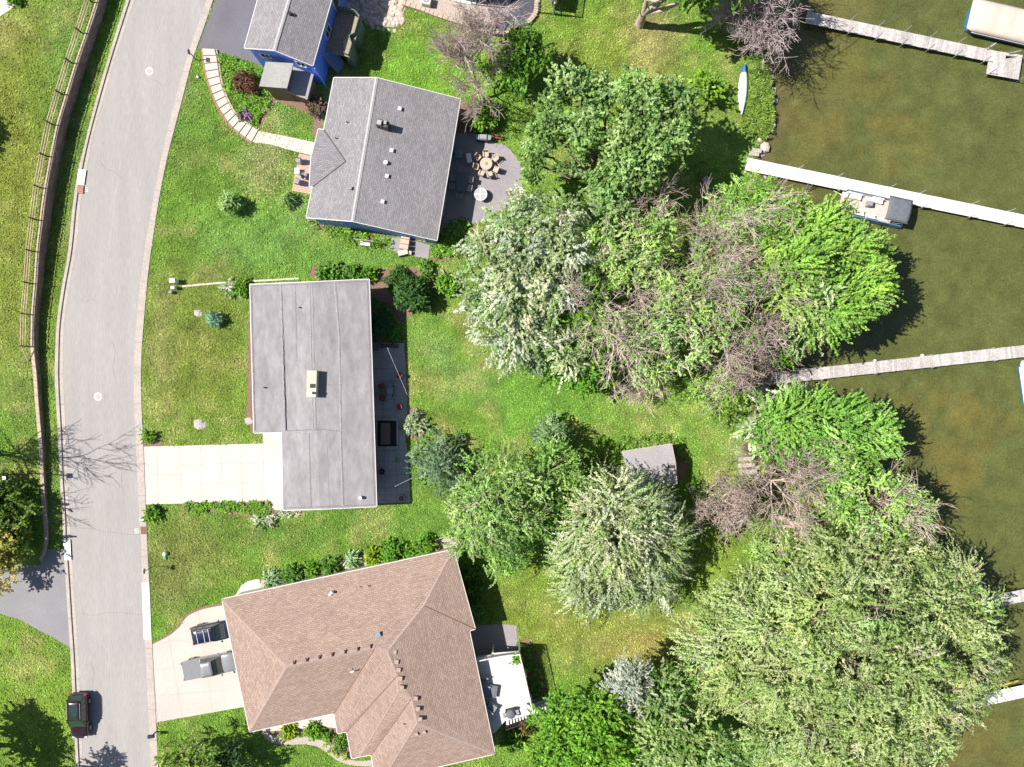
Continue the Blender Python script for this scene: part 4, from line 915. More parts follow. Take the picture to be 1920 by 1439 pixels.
railing(dd_, [(922,1228),(974,1221),(996,1318),(1001,1338)], DH, M['offwhite'])
railing(dd_, [(884,1236),(922,1228)], DH, M['offwhite'])
for x, y in ((924,1226),(974,1222),(986,1270),(997,1320),(945,1348),(925,1370)): p = P(x, y, DH); MB().box((p.x, p.y, DH / 2 - .1), (.15, .15, DH)).build('support_post', M['offwhite'], dd_, world=True)
a0 = P(948, 1349, DH); a1 = P(1024, 1322, .1)
for i in range(14):
    t = (i + .5) / 14; c = a0 + (a1 - a0) * t; MB().box((c.x, c.y, c.z - .02), (.24, 1.25, .05), math.atan2(a1.y - a0.y, a1.x - a0.x)).build('stair_tread', M['offwhite'], dd_, world=True)
dv = Vector(((a1 - a0).x, (a1 - a0).y, 0)).normalized(); ov = Vector((-dv.y, dv.x, 0)) * .66
for sg in (-1, 1):
    b = MB(); b.tube(a0 + ov * sg + Vector((0,0,.9)), a1 + ov * sg + Vector((0,0,.9)), .045, .045, 5); b.tube(a0 + ov * sg, a1 + ov * sg, .08, .08, 4)
    for i in range(22): t = i / 21; p = a0 + (a1 - a0) * t + ov * sg; b.tube(p, p + Vector((0,0,.9)), .018, .018, 4)
    b.build('stair_railing', mat('dark_rail', (.12,.09,.09), .6, .1), dd_, world=True)
sheet('path', [(1000,1312),(1026,1308),(1032,1325),(1005,1342)], .016, M['fresh'])
# --- teal house at the top edge
hf = thing('house', 'grey green house wall with teal downpipes at the top edge of the photo', 'house', P(850, -40))
wq = [P(806,-14,0).to_2d(), P(885,6,0).to_2d(), P(925,-20,0).to_2d(), P(975,-30,0).to_2d(), P(1010,-90,0).to_2d(), P(830,-110,0).to_2d()]
walls(wq, [4.6]*6, M['greysiding'], hf)
roof([[(800,-75,4.8),(905,-60,4.8),(1000,-90,4.8),(1010,-170,4.8),(820,-190,4.8)]], SH_G, hf, fascia=M['offwhite'])
opening(wq[1], wq[0], .4, 1.6, 1.5, 1.2, hf, out=-1)
for x, y in ((884,8),(908,-6)): p = P(x, y, 0); MB().tube((p.x, p.y - .05, 0), (p.x, p.y - .05, 4.5), .06, .06, 8).build('downpipe', M['bluegrey'], hf, world=True)
MB().box((P(868,-2).x, P(868,-2).y - .0, .1), (2.8, .9, .12), -.2).build('foundation_ledge', M['fresh'], hf, world=True)
pl = thing('landscape_wall', 'low curved tan stone edging wall around the gravel bed below the grey green house', 'garden wall', P(880, 40))
lw = smooth_line([(755,8),(790,19),(822,31),(860,43),(893,53),(915,60),(935,66),(955,60),(975,53),(992,42),(1003,28),(1006,10),(1006,-20)], 4)
b = MB()
for i in range(len(lw) - 1):
    p = P(*lw[i]); q = P(*lw[i + 1]); d = q - p; c = (p + q) / 2; b.box((c.x, c.y, .18), (d.length - .03, .45, .40), math.atan2(d.y, d.x), .96)
b.build('blocks', M['tan'], pl, world=True)
d2 = thing('raised_deck', 'small raised deck corner with white railing at the top edge of the photo', 'deck', P(1000, -10))
MB().prism([P(x, y, 2.6).to_2d() for x, y in ((985,-120),(1060,-120),(1046,-2),(1004,-8))], 2.45, 2.6).build('floor', M['offwhite'], d2, world=True)
railing(d2, [(1050,-40),(1043,4),(1002,-2),(1006,-40)], 2.6, M['offwhite'])
for x, y in ((1011,0),(1040,4),(1050,-40)): p = P(x, y, 2.6); MB().box((p.x, p.y, 1.2), (.14, .14, 2.5)).build('support_post', M['offwhite'], d2, world=True)
sheet('patio', [(925,-40),(965,-40),(953,32),(914,15)], .018, M['patio'])
# --- shed
sd_ = thing('shed', 'small garden shed with pale grey roof beside the weeping white tree', 'shed', P(1219, 872))
S1 = [(1167,847.5,2.6),(1259,833,2.6),(1266,868,3.1),(1177,881,3.1)]; S2 = [(1177,881,3.1),(1266,868,3.1),(1269,907,2.6),(1187,921,2.6)]
SHD = mat('shed_roof_felt', (.34,.32,.325), .9, .10, 7, .1, 30, big=(.6,.08))
rs_ = roof([S1, S2], SHD, sd_, th=.1, fascia=M['siding'])
qs_ = poly_walls([(1167,847.5,2.6),(1259,833,2.6),(1266,868,3.1),(1269,907,2.6),(1187,921,2.6),(1177,881,3.1)], .2, M['brownwall'], sd_, .1)
opening(qs_[0], qs_[1], .5, 1.3, .95, 1.9, sd_, kind='door'); boxvent(rs_, on_face(S2[0], S2[1], S2[2], 1219, 886), .4, .12, 'patio')
b = MB()
for k in range(6): p = on_face(S2[0], S2[1], S2[2], 1252 + k * 2.4, 875); b.box((p.x, p.y, p.z + .05), (.06, .28, .08))
b.build('ridge_vent', M['darkwood'], rs_, world=True)
# ================================================================ DOCKS AND BOATS
DKZ = .35
def dock(name, label, c0, c1, width, m, boards=.28, gap=.012, posts=(), seams=None, lift=.0, sticks=1.15, side=(1, -1)):
    """c0,c1: centre line photo points on the deck surface"""
    p = P(*c0, DKZ); q = P(*c1, DKZ); d = (q - p); L_ = d.length; u = d.normalized(); o = Vector((-u.y, u.x, 0)); rz = math.atan2(u.y, u.x)
    root = thing(name, label, 'dock', (p.x, p.y, 0)); b = MB(); n = int(L_ / boards); rg = random.Random(int(c0[1]))
    for i in range(n):
        c = p + u * ((i + .5) * L_ / n); b.box((c.x, c.y, DKZ - .02 + rg.uniform(-.006, .006)), (L_ / n - gap, width * (1 + rg.uniform(-.012, .012)), .04), rz)
    b.build('planking', m, root, world=True)
    b = MB()
    for sg in (-1, 1):
        s0 = p + o * sg * (width / 2 - .1); s1 = q + o * sg * (width / 2 - .1); c = (s0 + s1) / 2; b.box((c.x, c.y, DKZ - .12), (L_, .06, .15), rz)
    b.build('beam', M['wood'], root, world=True)
    for t, sg in posts:
        c = p + d * t + o * sg * (width / 2 + .05); MB().tube((c.x, c.y, -1.6), (c.x, c.y, DKZ + sticks), .04, .04, 7).box((c.x, c.y, DKZ - .02), (.14, .14, .1), rz).build('post', M['steel'], root, world=True)
    return root, p, u, o
da = dock('dock', 'grey weathered board dock with a square end platform at the top right of the lake', (1512,32), (1885,111), 1.22, M['dockgrey'], posts=[(t, s) for t in (.22,.36,.49,.62,.76,.90) for s in (1, -1)])
b = MB(); W = [P(x, y, DKZ).to_2d() for x, y in ((1853,115),(1917,106),(1910,150),(1849,139))]
p0, p1, p2, p3 = W
for i in range(14):
    t0 = i / 14; t1 = (i + .94) / 14; A = p0.lerp(p1, t0); B = p0.lerp(p1, t1); C_ = p3.lerp(p2, t1); D = p3.lerp(p2, t0); b.prism([A, B, C_, D], DKZ - .03, DKZ + .012)
b.build('platform', M['dockgrey'], da[0], world=True)
b = MB(); W2 = [P(x, y, DKZ).to_2d() for x, y in ((1876,97),(1918,104),(1917,108),(1875,103))]; b.prism(W2, DKZ - .04, DKZ + .01); b.build('platform_edge', M['dockgrey'], da[0], world=True)
for x, y in ((1851,141),(1909,152),(1915,112)): p = P(x, y, 0); MB().tube((p.x, p.y, -1.6), (p.x, p.y, 1.5), .04, .04, 7).build('post', M['steel'], da[0], world=True)
dB = dock('dock', 'long bright white panelled dock with the pontoon boat moored alongside', (1399,307.5), (2010,434), 1.28, M['dockwhite'], boards=1.25, gap=.01, posts=[(.16,1),(.28,1),(.29,-1),(.44,1),(.53,1),(.545,-1),(.69,1),(.69,-1),(.80,1),(.80,-1)])
dC = dock('dock', 'long pale grey board dock crossing the middle of the lake edge', (1450,710), (2010,649), 1.20, M['dockgrey'], boards=.24, posts=[(t, s) for t in (.16,.34,.53,.74,.9) for s in (1, -1)], sticks=.35)
b = MB(); p = P(1421,713,DKZ); q = P(1450,710,DKZ); d = q - p; rz = math.atan2(d.y, d.x)
for i in range(8): c = p + d * ((i + .5) / 8); b.box((c.x, c.y, DKZ - .02), (d.length / 8 - .015, 1.28, .05), rz)
b.build('shore_planking', M['dockbrown'], dC[0], world=True)
for x, y in ((1641,677),(1730,667)): p = P(x, y, DKZ); MB().lathe((p.x, p.y, DKZ - .2), [(.02, -.1), (.16, 0), (.18, .2), (.1, .34), (.02, .36)], 10).build('dock_fender', M['offwhite'], dC[0], world=True)
dD = dock('dock', 'grey dock end showing at the right edge below the middle of the lake', (1640,1172), (2010,1099), 1.22, M['dockgrey'], boards=.24, posts=[(.6,1),(.6,-1)], sticks=.3)
dE = dock('dock', 'white dock at the lower right coming out from under the huge pale tree', (1690,1346), (2010,1277), 1.25, M['dockwhite'], boards=1.25, gap=.01, posts=[(.3,1),(.5,-1)], sticks=.6)
b = MB(); p = P(1866,1286,0); q = P(1905,1275,0); b.tube((p.x, p.y, .3), (q.x, q.y, .3), .07, .07, 6); b.build('yellow_rail', mat('yellow_paint', (.65,.42,.05), .6, .1), dE[0], world=True)
for x, y in ((1908,1272),(1917,1270)):
    p = P(x, y, 0); b = MB()
    for sx in (-.12, .12): b.tube((p.x + sx, p.y - .2, .3), (p.x + sx, p.y - .2, 1.0), .025, .025, 5)
    b.tube((p.x - .12, p.y - .2, 1.0), (p.x + .12, p.y - .2, 1.0), .025, .025, 5); b.build('mooring_hoop', M['steel'], dE[0], world=True)
# stone landing and boulders
st = thing('stone_landing', 'pair of pale stone slabs where the white dock meets the lawn', 'stone step', P(1416,288))
MB().box((P(1413,290).x, P(1413,290).y, .1), (1.0,.42,.22), -.12).build('slab', M['stone'], st, world=True); MB().box((P(1417,284).x, P(1417,284).y, .16), (1.0,.40,.22), -.12).build('slab', M['stone'], st, world=True)
st = thing('stone_steps', 'grey stone steps on the bank beside the green tree above the lake', 'steps', P(1400,872))
for k, (x, y, w, h) in enumerate(((1396,860,1.5,.35),(1398,872,1.7,.4),(1402,885,1.8,.5))): MB().box((P(x, y).x, P(x, y).y, .3 - k * .08), (w, h, .18), .06).build('step', M['stone'], st, world=True)
# ---- moored pontoon boat
def pontoon():
    t = thing('pontoon_boat', 'open pontoon boat with charcoal canvas top moored at the white dock', 'boat')
    L_ = 6.9; W_ = 2.45
    for sy in (-.85, .85): MB().tube((-L_ / 2, sy, -.25), (L_ / 2 - .7, sy, -.25), .32, .32, 14).tube((L_ / 2 - .7, sy, -.25), (L_ / 2 - .05, sy, -.05), .32, .05, 14).build('pontoon', M['steel'], t, smooth=True)
    MB().box((0, 0, .12), (L_ - .4, W_, .10)).build('deck', mat('beige_deck', (.55,.49,.44), .8, .12, 8), t)
    b = MB()
    for sg in (-1, 1): b.box((0, sg * (W_ / 2 + .02), .32), (L_ - .9, .06, .90))
    b.box((-L_ / 2 + .6, 0, .46), (.05, W_ - .06, .62)); b.build('side_panel', M['boatblue'], t)
    b = MB()
    for sg in (-1, 1): b.tube((-L_ / 2 + .6, sg * (W_ / 2 - .03), .80), (L_ / 2 - .6, sg * (W_ / 2 - .03), .80), .025, .025, 6)
    b.tube((L_ / 2 - .6, -W_ / 2 + .03, .8), (L_ / 2 - .6, W_ / 2 - .03, .8), .025, .025, 6); b.build('rail', M['steel'], t)
    for (x, y, sx, sy) in ((1.9, .75, 2.2, .6), (2.2, -.78, 1.6, .55), (.1, .85, .9, .5), (-.2, -.85, 1.2, .5), (-2.4, 0, .7, 1.7)):
        s_ = MB().box((x, y, .38), (sx, sy, .42), 0, .95).build('seat', M['offwhite'], t); MB().box((x, y + (sy / 2 - .06) * (1 if y > 0 else -1), .70), (sx, .14, .32), 0, .9).build('seat_back', M['offwhite'], s_)
    MB().box((.5, -.35, .55), (.5, .6, .75), 0, .8).build('helm_console', M['greyfab'], t)
    MB().box((2.9, 0, .185), (.8, 1.4, .03)).build('floor_mat', M['tanfab'], t)
    # canvas top on bows
    nx, ny = 9, 9; vs = []; 
    for i in range(nx):
        for j in range(ny):
            u_ = i / (nx - 1); v_ = j / (ny - 1); edge = min(u_, 1 - u_, v_, 1 - v_)
            vs.append((-3.15 + 2.35 * u_, -1.22 + 2.44 * v_, 1.9 + .16 * math.sin(v_ * math.pi) + .03 * math.cos(u_ * 6 * math.pi) * math.sin(v_ * math.pi) - (.10 if edge == 0 else 0)))
    fs = [(i * ny + j, (i + 1) * ny + j, (i + 1) * ny + j + 1, i * ny + j + 1) for i in range(nx - 1) for j in range(ny - 1)]
    o = MB().add(vs, fs).build('canvas_top', M['bimini'], t, smooth=True); sm = o.modifiers.new('s', 'SOLIDIFY'); sm.thickness = .04
    b = MB()
    for x in (-3.05, -2.0, -.95):
        for sg in (-1, 1): b.tube((-2.0, sg * 1.18, .8), (x, sg * 1.18, 1.86), .022, .022, 6)
    b.build('canvas_frame', M['steel'], t)
    m_ = MB().box((-3.55, 0, .25), (.45, .35, .7), 0, .7).build('outboard_motor', M['offwhite'], t); MB().tube((-3.6, 0, -.1), (-3.6, 0, -.9), .08, .05, 8).build('motor_leg', M['steel'], m_)
    return t
bt = pontoon(); c = P(1634, 393, 0); bt.location = (c.x, c.y, -.12); bt.rotation_euler = (0, 0, math.pi - math.radians(12.5))
for nm, q0, q1 in (('mooring_line', (1563,358), (1577,365)), ('mooring_line', (1730,385), (1697,384))):
    p = P(*q0, .4); q = P(*q1, .6); o = MB().tube(p, q, .02, .02, 5).build(nm, M['white'])
    tag(o, 'pale rope tying the open pontoon boat to the dock at its ' + ('left end' if q0[0] < 1600 else 'right end'), 'rope', 'mooring ropes of the pontoon boat')
lt = thing('boat_ladder', 'pale boarding ladder on the white dock left of the pontoon boat', 'ladder', P(1515,350))
b = MB()
a0 = P(1523,346,DKZ); a1 = P(1515,361,0)
for s_ in (0, 1): o = Vector((-.42 * s_, .1 * s_, 0)); b.tube((a0.x + o.x, a0.y + o.y, .7), (a1.x + o.x, a1.y + o.y, -.5), .03, .03, 6)
b.build('side_rails', M['steel'], lt, world=True)
for k in range(5):
    t = (k + .5) / 5; A = a0 + (a1 - a0) * t; z = .7 - 1.2 * t; MB().tube((A.x, A.y, z), (A.x - .42, A.y + .1, z), .03, .03, 6).build('rung', M['steel'], lt, world=True)
# ---- covered boat at upper right, and one at the right edge
def covered(label, c, rz, L_, W_, canvas):
    t = thing('covered_boat', label, 'boat', c, rz)
    prof = []; n = 18; vs = []; 
    for k, (z, s_) in enumerate(((-.3, .80), (.1, .95), (.55, 1.0), (.75, 1.0))):
        for sx, sy in ((-1, -1), (.82, -1), (.95, -.86), (1, -.6), (1, .6), (.95, .86), (.82, 1), (-1, 1)): vs.append((sx * L_ / 2 * .955, sy * W_ / 2 * s_, z))
    fs = [(k * 8 + i, k * 8 + (i + 1) % 8, (k + 1) * 8 + (i + 1) % 8, (k + 1) * 8 + i) for k in range(3) for i in range(8)]
    MB().add(vs, fs + [tuple(range(8))[::-1], tuple(range(24, 32))]).build('hull', M['boatblue'], t)
    nx, ny = 17, 11; vs = []
    for i in range(nx):
        for j in range(ny):
            u_ = i / (nx - 1) * 2 - 1; v_ = j / (ny - 1) * 2 - 1; x = u_ * (L_ / 2 + .06); y = v_ * (W_ / 2 + .06)
            if abs(u_) > .85: y *= 1 - .12 * (abs(u_) - .85) / .15 * (1 if u_ > 0 else .3)
            z = 1.35 - .55 * max(abs(v_) ** 3.0, abs(u_) ** 6) + .05 * math.cos(u_ * 14) * (1 - v_ * v_); vs.append((x, y, z))
    fs = [(i * ny + j, (i + 1) * ny + j, (i + 1) * ny + j + 1, i * ny + j + 1) for i in range(nx - 1) for j in range(ny - 1)]
    o = MB().add(vs, fs).build('cover', canvas, t, smooth=True); o.modifiers.new('s', 'SOLIDIFY').thickness = .05
    for sg in (-1, 1): MB().tube((-L_ / 2, sg * (W_ / 2 + .03), .62), (L_ / 2 - .6, sg * (W_ / 2 + .03), .62), .05, .05, 6).build('rub_rail', M['offwhite'], t)
    MB().box((-L_ / 2 - .25, 0, .3), (.4, .4, .8), 0, .8).build('outboard_motor', M['offwhite'], t)
    return t
c = P(1884, 42, .6); covered('large boat under a cream canvas cover beside the grey dock platform', (c.x, c.y, -.1), math.radians(167), 7.2, 3.3, M['canvas'])
c = P(1948, 716, .6); covered('boat showing only a pale cover edge at the right border below the middle dock', (c.x, c.y, -.1), math.radians(98), 4.6, 3.3, M['canvas'])
for k, (q0, q1) in enumerate((((1852,92),(1868,81)), ((1893,100),(1915,95)))):
    p = P(*q0, .5); q = P(*q1, .9); b = MB().tube(p, q, .06, .06, 8).tube(p + Vector((0, 0, -.4)), p, .05, .05, 6)
    b.build('mooring_arm', M['steel'], da[0], world=True)
# ---- canoe
cn = thing('canoe', 'white upturned canoe with a blue end lying on the grass by the water', 'canoe', P(1392,169), math.pi / 2 - .06)
def canoe_part(x0, x1, n=14):
    vs = []; m_ = 10; L_ = 5.2
    for i in range(n + 1):
        x = x0 + (x1 - x0) * i / n; w = .44 * max(.02, (1 - abs(x / (L_ / 2)) ** 2.3)) ; h = .36 + .12 * abs(x / (L_ / 2)) ** 3
        for j in range(m_ + 1):
            a = math.pi * j / m_; vs.append((x, w * math.cos(a), .04 + h * math.sin(a) ** .8 * (1 if w > .05 else .6)))
    return vs, [(i * (m_ + 1) + j, (i + 1) * (m_ + 1) + j, (i + 1) * (m_ + 1) + j + 1, i * (m_ + 1) + j + 1) for i in range(n) for j in range(m_)]
v, f = canoe_part(-2.6, 1.62); o = MB().add(v, f).build('hull', M['white'], cn, smooth=True); o.modifiers.new('s', 'SOLIDIFY').thickness = .03
v, f = canoe_part(1.62, 2.6, 8); o = MB().add(v, f).build('bow', mat('blue_canoe', (.05,.15,.45), .35, .08, 3), cn, smooth=True); o.modifiers.new('s', 'SOLIDIFY').thickness = .03
MB().tube((-2.55, 0, .45), (2.55, 0, .45), .02, .02, 5).build('keel', M['offwhite'], cn)
# ================================================================ VEHICLES
def vehicle(name, label, cat, loc, rz, paint, L_=4.7, W_=1.86, H_=1.68, kind='suv', glassroof=False):
    """nose towards +x"""
    t = thing(name, label, cat, loc, rz); h = L_ / 2; w = W_ / 2; belt = .98 if kind == 'suv' else 1.02; hood = .95 if kind == 'suv' else 1.08
    # body shell: stations (x, half width, bottom, shoulder height)
    st_ = [(-h, .80*w, .42, belt-.18), (-h+.06, .92*w, .34, belt-.03), (-h+.35, .985*w, .28, belt), (-h+1.0, w, .26, belt), (0, w, .26, belt), (h-1.6, w, .26, belt-.01), (h-1.0, .985*w, .26, hood-.02), (h-.45, .94*w, .27, hood-.10), (h-.12, .84*w, .32, hood-.22), (h, .66*w, .42, hood-.36)]
    def ring(x, hw, zb, zt): return [(x, -hw*.93, zb), (x, -hw, zb+.22), (x, -hw, zt-.22), (x, -hw*.955, zt-.07), (x, -hw*.86, zt), (x, -hw*.4, zt+.03), (x, hw*.4, zt+.03), (x, hw*.86, zt), (x, hw*.955, zt-.07), (x, hw, zt-.22), (x, hw, zb+.22), (x, hw*.93, zb)]
    vs = []; k = 12
    for s_ in st_: vs += ring(*s_)
    fs = [(i*k+j, (i+1)*k+j, (i+1)*k+(j+1) % k, i*k+(j+1) % k) for i in range(len(st_)-1) for j in range(k)] + [tuple(range(k)), tuple(range((len(st_)-1)*k, len(st_)*k))[::-1]]
    bo = MB().add(vs, [f[::-1] for f in fs]).build('body', paint, t, smooth=True); sb = bo.modifiers.new('s', 'SUBSURF'); sb.levels = 1; sb.render_levels = 2
    if kind == 'suv': x0, x1, x2, x3 = -h+.12, -h+.50, h-2.15, h-1.28
    else: x0, x1, x2, x3 = -h+2.02, -h+2.28, h-2.45, h-1.62
    zt = H_; rw = .76*w; bw = .90*w; zb = belt-.02
    # greenhouse in glass, roof and pillars in paint
    g = [(x0, -bw, zb), (x3, -bw, zb), (x3, bw, zb), (x0, bw, zb), (x1, -rw, zt-.04), (x2, -rw, zt-.04), (x2, rw, zt-.04), (x1, rw, zt-.04)]
    glass = mat('car_glass', (.022,.045,.05), .04, .1, 1.5, spec=1.0)
    MB().add([g[q] for q in (0,1,5,4)], [(0,1,2,3)]).build('side_window', glass, t); MB().add([g[q] for q in (2,3,7,6)], [(0,1,2,3)]).build('side_window', glass, t)
    MB().add([g[q] for q in (1,2,6,5)], [(0,1,2,3)]).build('windscreen', glass, t)
    MB().add([g[q] for q in (3,0,4,7)], [(0,1,2,3)]).build('rear_window', glass, t)
    nx, ny = 9, 7; vs = []
    for i in range(nx):
        for j in range(ny):
            u_ = i/(nx-1); v_ = j/(ny-1)*2-1; x = x1-.06+(x2-x1+.10)*u_; e = max(abs(v_)**6, abs(u_*2-1)**8); vs.append((x, v_*(rw+.02), zt-.05+.09*(1-.5*v_*v_)-.06*e))
    ro_ = MB().add(vs, [(i*ny+j, (i+1)*ny+j, (i+1)*ny+j+1, i*ny+j+1) for i in range(nx-1) for j in range(ny-1)]).build('roof', paint, t, smooth=True); ro_.modifiers.new('s', 'SOLIDIFY').thickness = .05
    for a_, c_ in ((0,4),(1,5),(2,6),(3,7)): MB().tube(g[a_], g[c_], .055, .045, 6).build('pillar', paint, t)
    for sg in (-1, 1):
        for xx in ((x1+x2)/2, x1+.35): MB().tube((xx, sg*bw, zb), (xx, sg*rw, zt-.04), .035, .03, 5).build('pillar', paint, t)
    if kind == 'pickup':
        bx0, bx1 = -h+.12, x0-.05; cov = mat('grey_tonneau', (.20,.205,.215), .6, .05, 4)
        MB().box(((bx0+bx1)/2, 0, belt+.045), (bx1-bx0, W_*.86, .05), 0, .985).build('bed_cover', cov, t)
        for sg in (-1, 1): MB().box(((bx0+bx1)/2, sg*w*.90, belt+.02), (bx1-bx0, .09, .06)).build('bed_rail', paint, t)
        for q in range(5): MB().box(((x1+x2)/2, -.5+q*.25, zt+.045), (x2-x1-.2, .03, .015)).build('roof_rib', paint, ro_)
    if glassroof: MB().box(((x1+x2)/2+.1, 0, zt+.05), ((x2-x1)*.72, rw*1.25, .02), 0, .96).build('sunroof', glass, ro_); MB().box(((x1+x2)/2+.1, 0, zt+.063), (.04, rw*1.25, .006)).build('sunroof_bar', paint, ro_)
    if kind == 'suv':
        for sg in (-1, 1): MB().tube((x1+.1, sg*rw*.93, zt+.07), (x2-.15, sg*rw*.93, zt+.07), .022, .022, 6).build('roof_rail', M['steel'], ro_)
        if not glassroof:
            for xx in (x1+.45, x1+1.15, x2-.45): MB().box((xx, 0, zt+.09), (.06, rw*1.8, .03)).build('roof_bar', M['steel'], ro_)
    for sx in (h-.92, -h+.92):
        for sg in (-1, 1):
            y = sg*(w-.10); ty = MB().tube((sx, y-.11, .34), (sx, y+.11, .34), .34, .34, 22).build('wheel', M['rubber'], t); MB().tube((sx, y+sg*.112, .34), (sx, y+sg*.125, .34), .22, .20, 12).build('rim', M['steel'], ty)
            MB().lathe((0,0,0), [(0,0)], 3) if 0 else None
    for sg in (-1, 1):
        MB().box((h-1.75+(0 if kind == 'suv' else -.1), sg*(w+.10), belt+.05), (.12, .20, .15), sg*-.3, .85).build('wing_mirror', paint, t)
        MB().box((h-.16, sg*w*.66, hood-.27), (.20, .36, .13), sg*-.35, .8).build('headlight', M['lens'], t)
        MB().box((-h+.07, sg*w*.80, belt-.14), (.13, .26, .20 if kind == 'suv' else .34), sg*.25, .9).build('tail_light', M['red'], t)
    MB().box((h-.02, 0, .58), (.06, W_*.42, .22)).build('grille', M['blackpl'], t); MB().box((-h-.01, 0, .5), (.08, W_*.72, .16)).build('bumper', M['blackpl'], t)
    return t
p = P(156, 1337); vehicle('parked_car', 'dark maroon car with a dark sunroof parked on the left side of the road', 'car', (p.x, p.y, .012), math.radians(-88.5), car_paint('maroon_paint', (.035,.012,.016)), 4.5, 1.82, 1.62, 'suv', True)
p = P(409, 1180); vehicle('parked_car', 'dark navy car with roof bars parked on the concrete drive beside the house', 'car', (p.x, p.y, .018), math.radians(11), car_paint('navy_paint', (.012,.017,.055)), 4.75, 1.86, 1.70, 'suv')
p = P(402, 1243); vehicle('pickup_truck', 'silver pickup truck with grey covered bed parked on the concrete drive', 'pickup truck', (p.x, p.y, .018), math.radians(11), car_paint('silver_paint', (.30,.30,.31)), 5.75, 1.95, 1.85, 'pickup')
# ================================================================ STREET THINGS
sp_ = thing('signpost', 'thin signpost with small plate beside the kerb above the new white kerb piece', 'signpost', P(291,1061))
MB().tube((0, 0, 0), (0, 0, 2.6), .035, .035, 6).build('pole', M['darkwood'], sp_); MB().box((0, 0, 2.35), (.05, .5, .45)).build('sign_plate', M['steel'], sp_)
sp_ = thing('signpost', 'leaning signpost by the kerb where the block steps begin', 'signpost', P(369,113))
MB().tube((0, 0, 0), (0, 0, 2.2), .05, .05, 6).build('pole', M['darkwood'], sp_); MB().box((0, 0, 1.95), (.06, .45, .5)).build('sign_plate', M['wood'], sp_)
mb = thing('mailbox', 'single dark mailbox on a post beside the kerb at the foot of the photo', 'mailbox', P(293,1372))
MB().tube((0, 0, 0), (0, 0, 1.0), .06, .06, 6).build('post', M['darkwood'], mb)
bx = MB().box((0, 0, 1.12), (.62, .30, .26), .1, .92); bx.build('box', M['blackpl'], mb); MB().box((-.33, 0, 1.12), (.03, .26, .22), .1).build('door', M['steel'], mb)
for k, (x, y, w, d, h, mm, lab) in enumerate(((331,529,.62,.45,1.0,'offwhite','largest of the pale boxes on the lawn at the stone edging'), (329,541,.40,.32,.65,'fresh','middle one of the pale boxes on the lawn by the stone edging'), (323,549,.34,.30,.45,'greyfab','smallest lowest one of the boxes on the lawn by the stone edging'))):
    t = thing('utility_box', lab, 'utility box', P(x, y), .1, 'boxes on the lawn beside the stone edging'); MB().box((0, 0, h / 2), (w * .9, d * .85, h), 0, .97).build('cabinet', M[mm], t); MB().box((0, 0, h + .03), (w, d, .06), 0, .9).build('lid', M[mm], t)
t = thing('hydrant', 'small green and white utility cap on the lawn above the thin signpost', 'utility cap', P(311,1038))
MB().lathe((0, 0, 0), [(.22, 0), (.22, .35), (.16, .45), (.02, .48)], 12).build('barrel', M['offwhite'], t); MB().lathe((-.05, -.42, 0), [(.16, 0), (.16, .18), (.02, .22)], 10).build('cap', M['greenpl'], t)
tag(MB().lathe(tuple(P(372,146)), [(.12, 0), (.12, .25), (.02, .3)], 10).build('ground_marker', M['fresh']), 'small pale marker cap in the grass left of the block steps', 'marker')
lp = thing('street_lamp', 'lamp post among the trees left of the road', 'street lamp', P(66,886) + Vector((0, 0, .5)))
MB().tube((0, 0, -.1), (0, 0, 4.0), .07, .05, 8).build('pole', M['darkwood'], lp); hd_ = MB().box((0, 0, 4.08), (.50, .50, .25), 0, .7).build('lamp_head', M['blackpl'], lp); MB().box((0, 0, 4.22), (.30, .30, .04)).build('lamp_cap', M['steel'], hd_)
# ---- block steps
stp = thing('block_steps', 'curved row of pale block steps edged in red brick around the garden bed', 'steps', P(425,190))
OUT = smooth_line([(382,94),(385,118),(389,140),(395,161),(402,181),(410,199),(422,219),(433,235),(447,248),(460,258),(474,267)], 6); INN = smooth_line([(404,95),(408,110),(411,132),(414,152),(420,172),(425,186),(432,200),(439,213),(449,224),(460,232),(486,245)], 6)
a = resample(OUT, 15); c = resample(INN, 15)
for i in range(14):
    A = P(*(a[i])); B = P(*(c[i])); C_ = P(*(c[i+1])); D = P(*(a[i+1])); z = .34 - i * .018; sh = lambda p, q, t: p.lerp(q, t).to_2d()
    MB().prism([sh(A, D, 0), sh(B, C_, 0), sh(B, C_, .86), sh(A, D, .86)], z - .12, z).build('step', M['steptread'], stp, world=True)
    MB().prism([sh(A, D, .86), sh(B, C_, .86), sh(B, C_, 1.0), sh(A, D, 1.0)], -.02, z - .10).build('riser', M['brick'], stp, world=True)
for ln, nm in ((a, -1), (c, 1)):
    b = MB()
    for i in range(14):
        p = P(*ln[i]); q = P(*ln[i+1]); d = q - p; o = Vector((-d.y, d.x, 0)).normalized() * (.12 if nm == -1 else -.12); s_ = 1 if nm == -1 else 1
        cc = (p + q) / 2 - o * (1 if (o.x > 0) == (nm == -1) else -1); b.box((cc.x, cc.y, .10), (d.length * .97, .16, .24 - .01 * i), math.atan2(d.y, d.x))
    b.build('edging', M['brick'] if nm == -1 else M['tan'], stp, world=True)
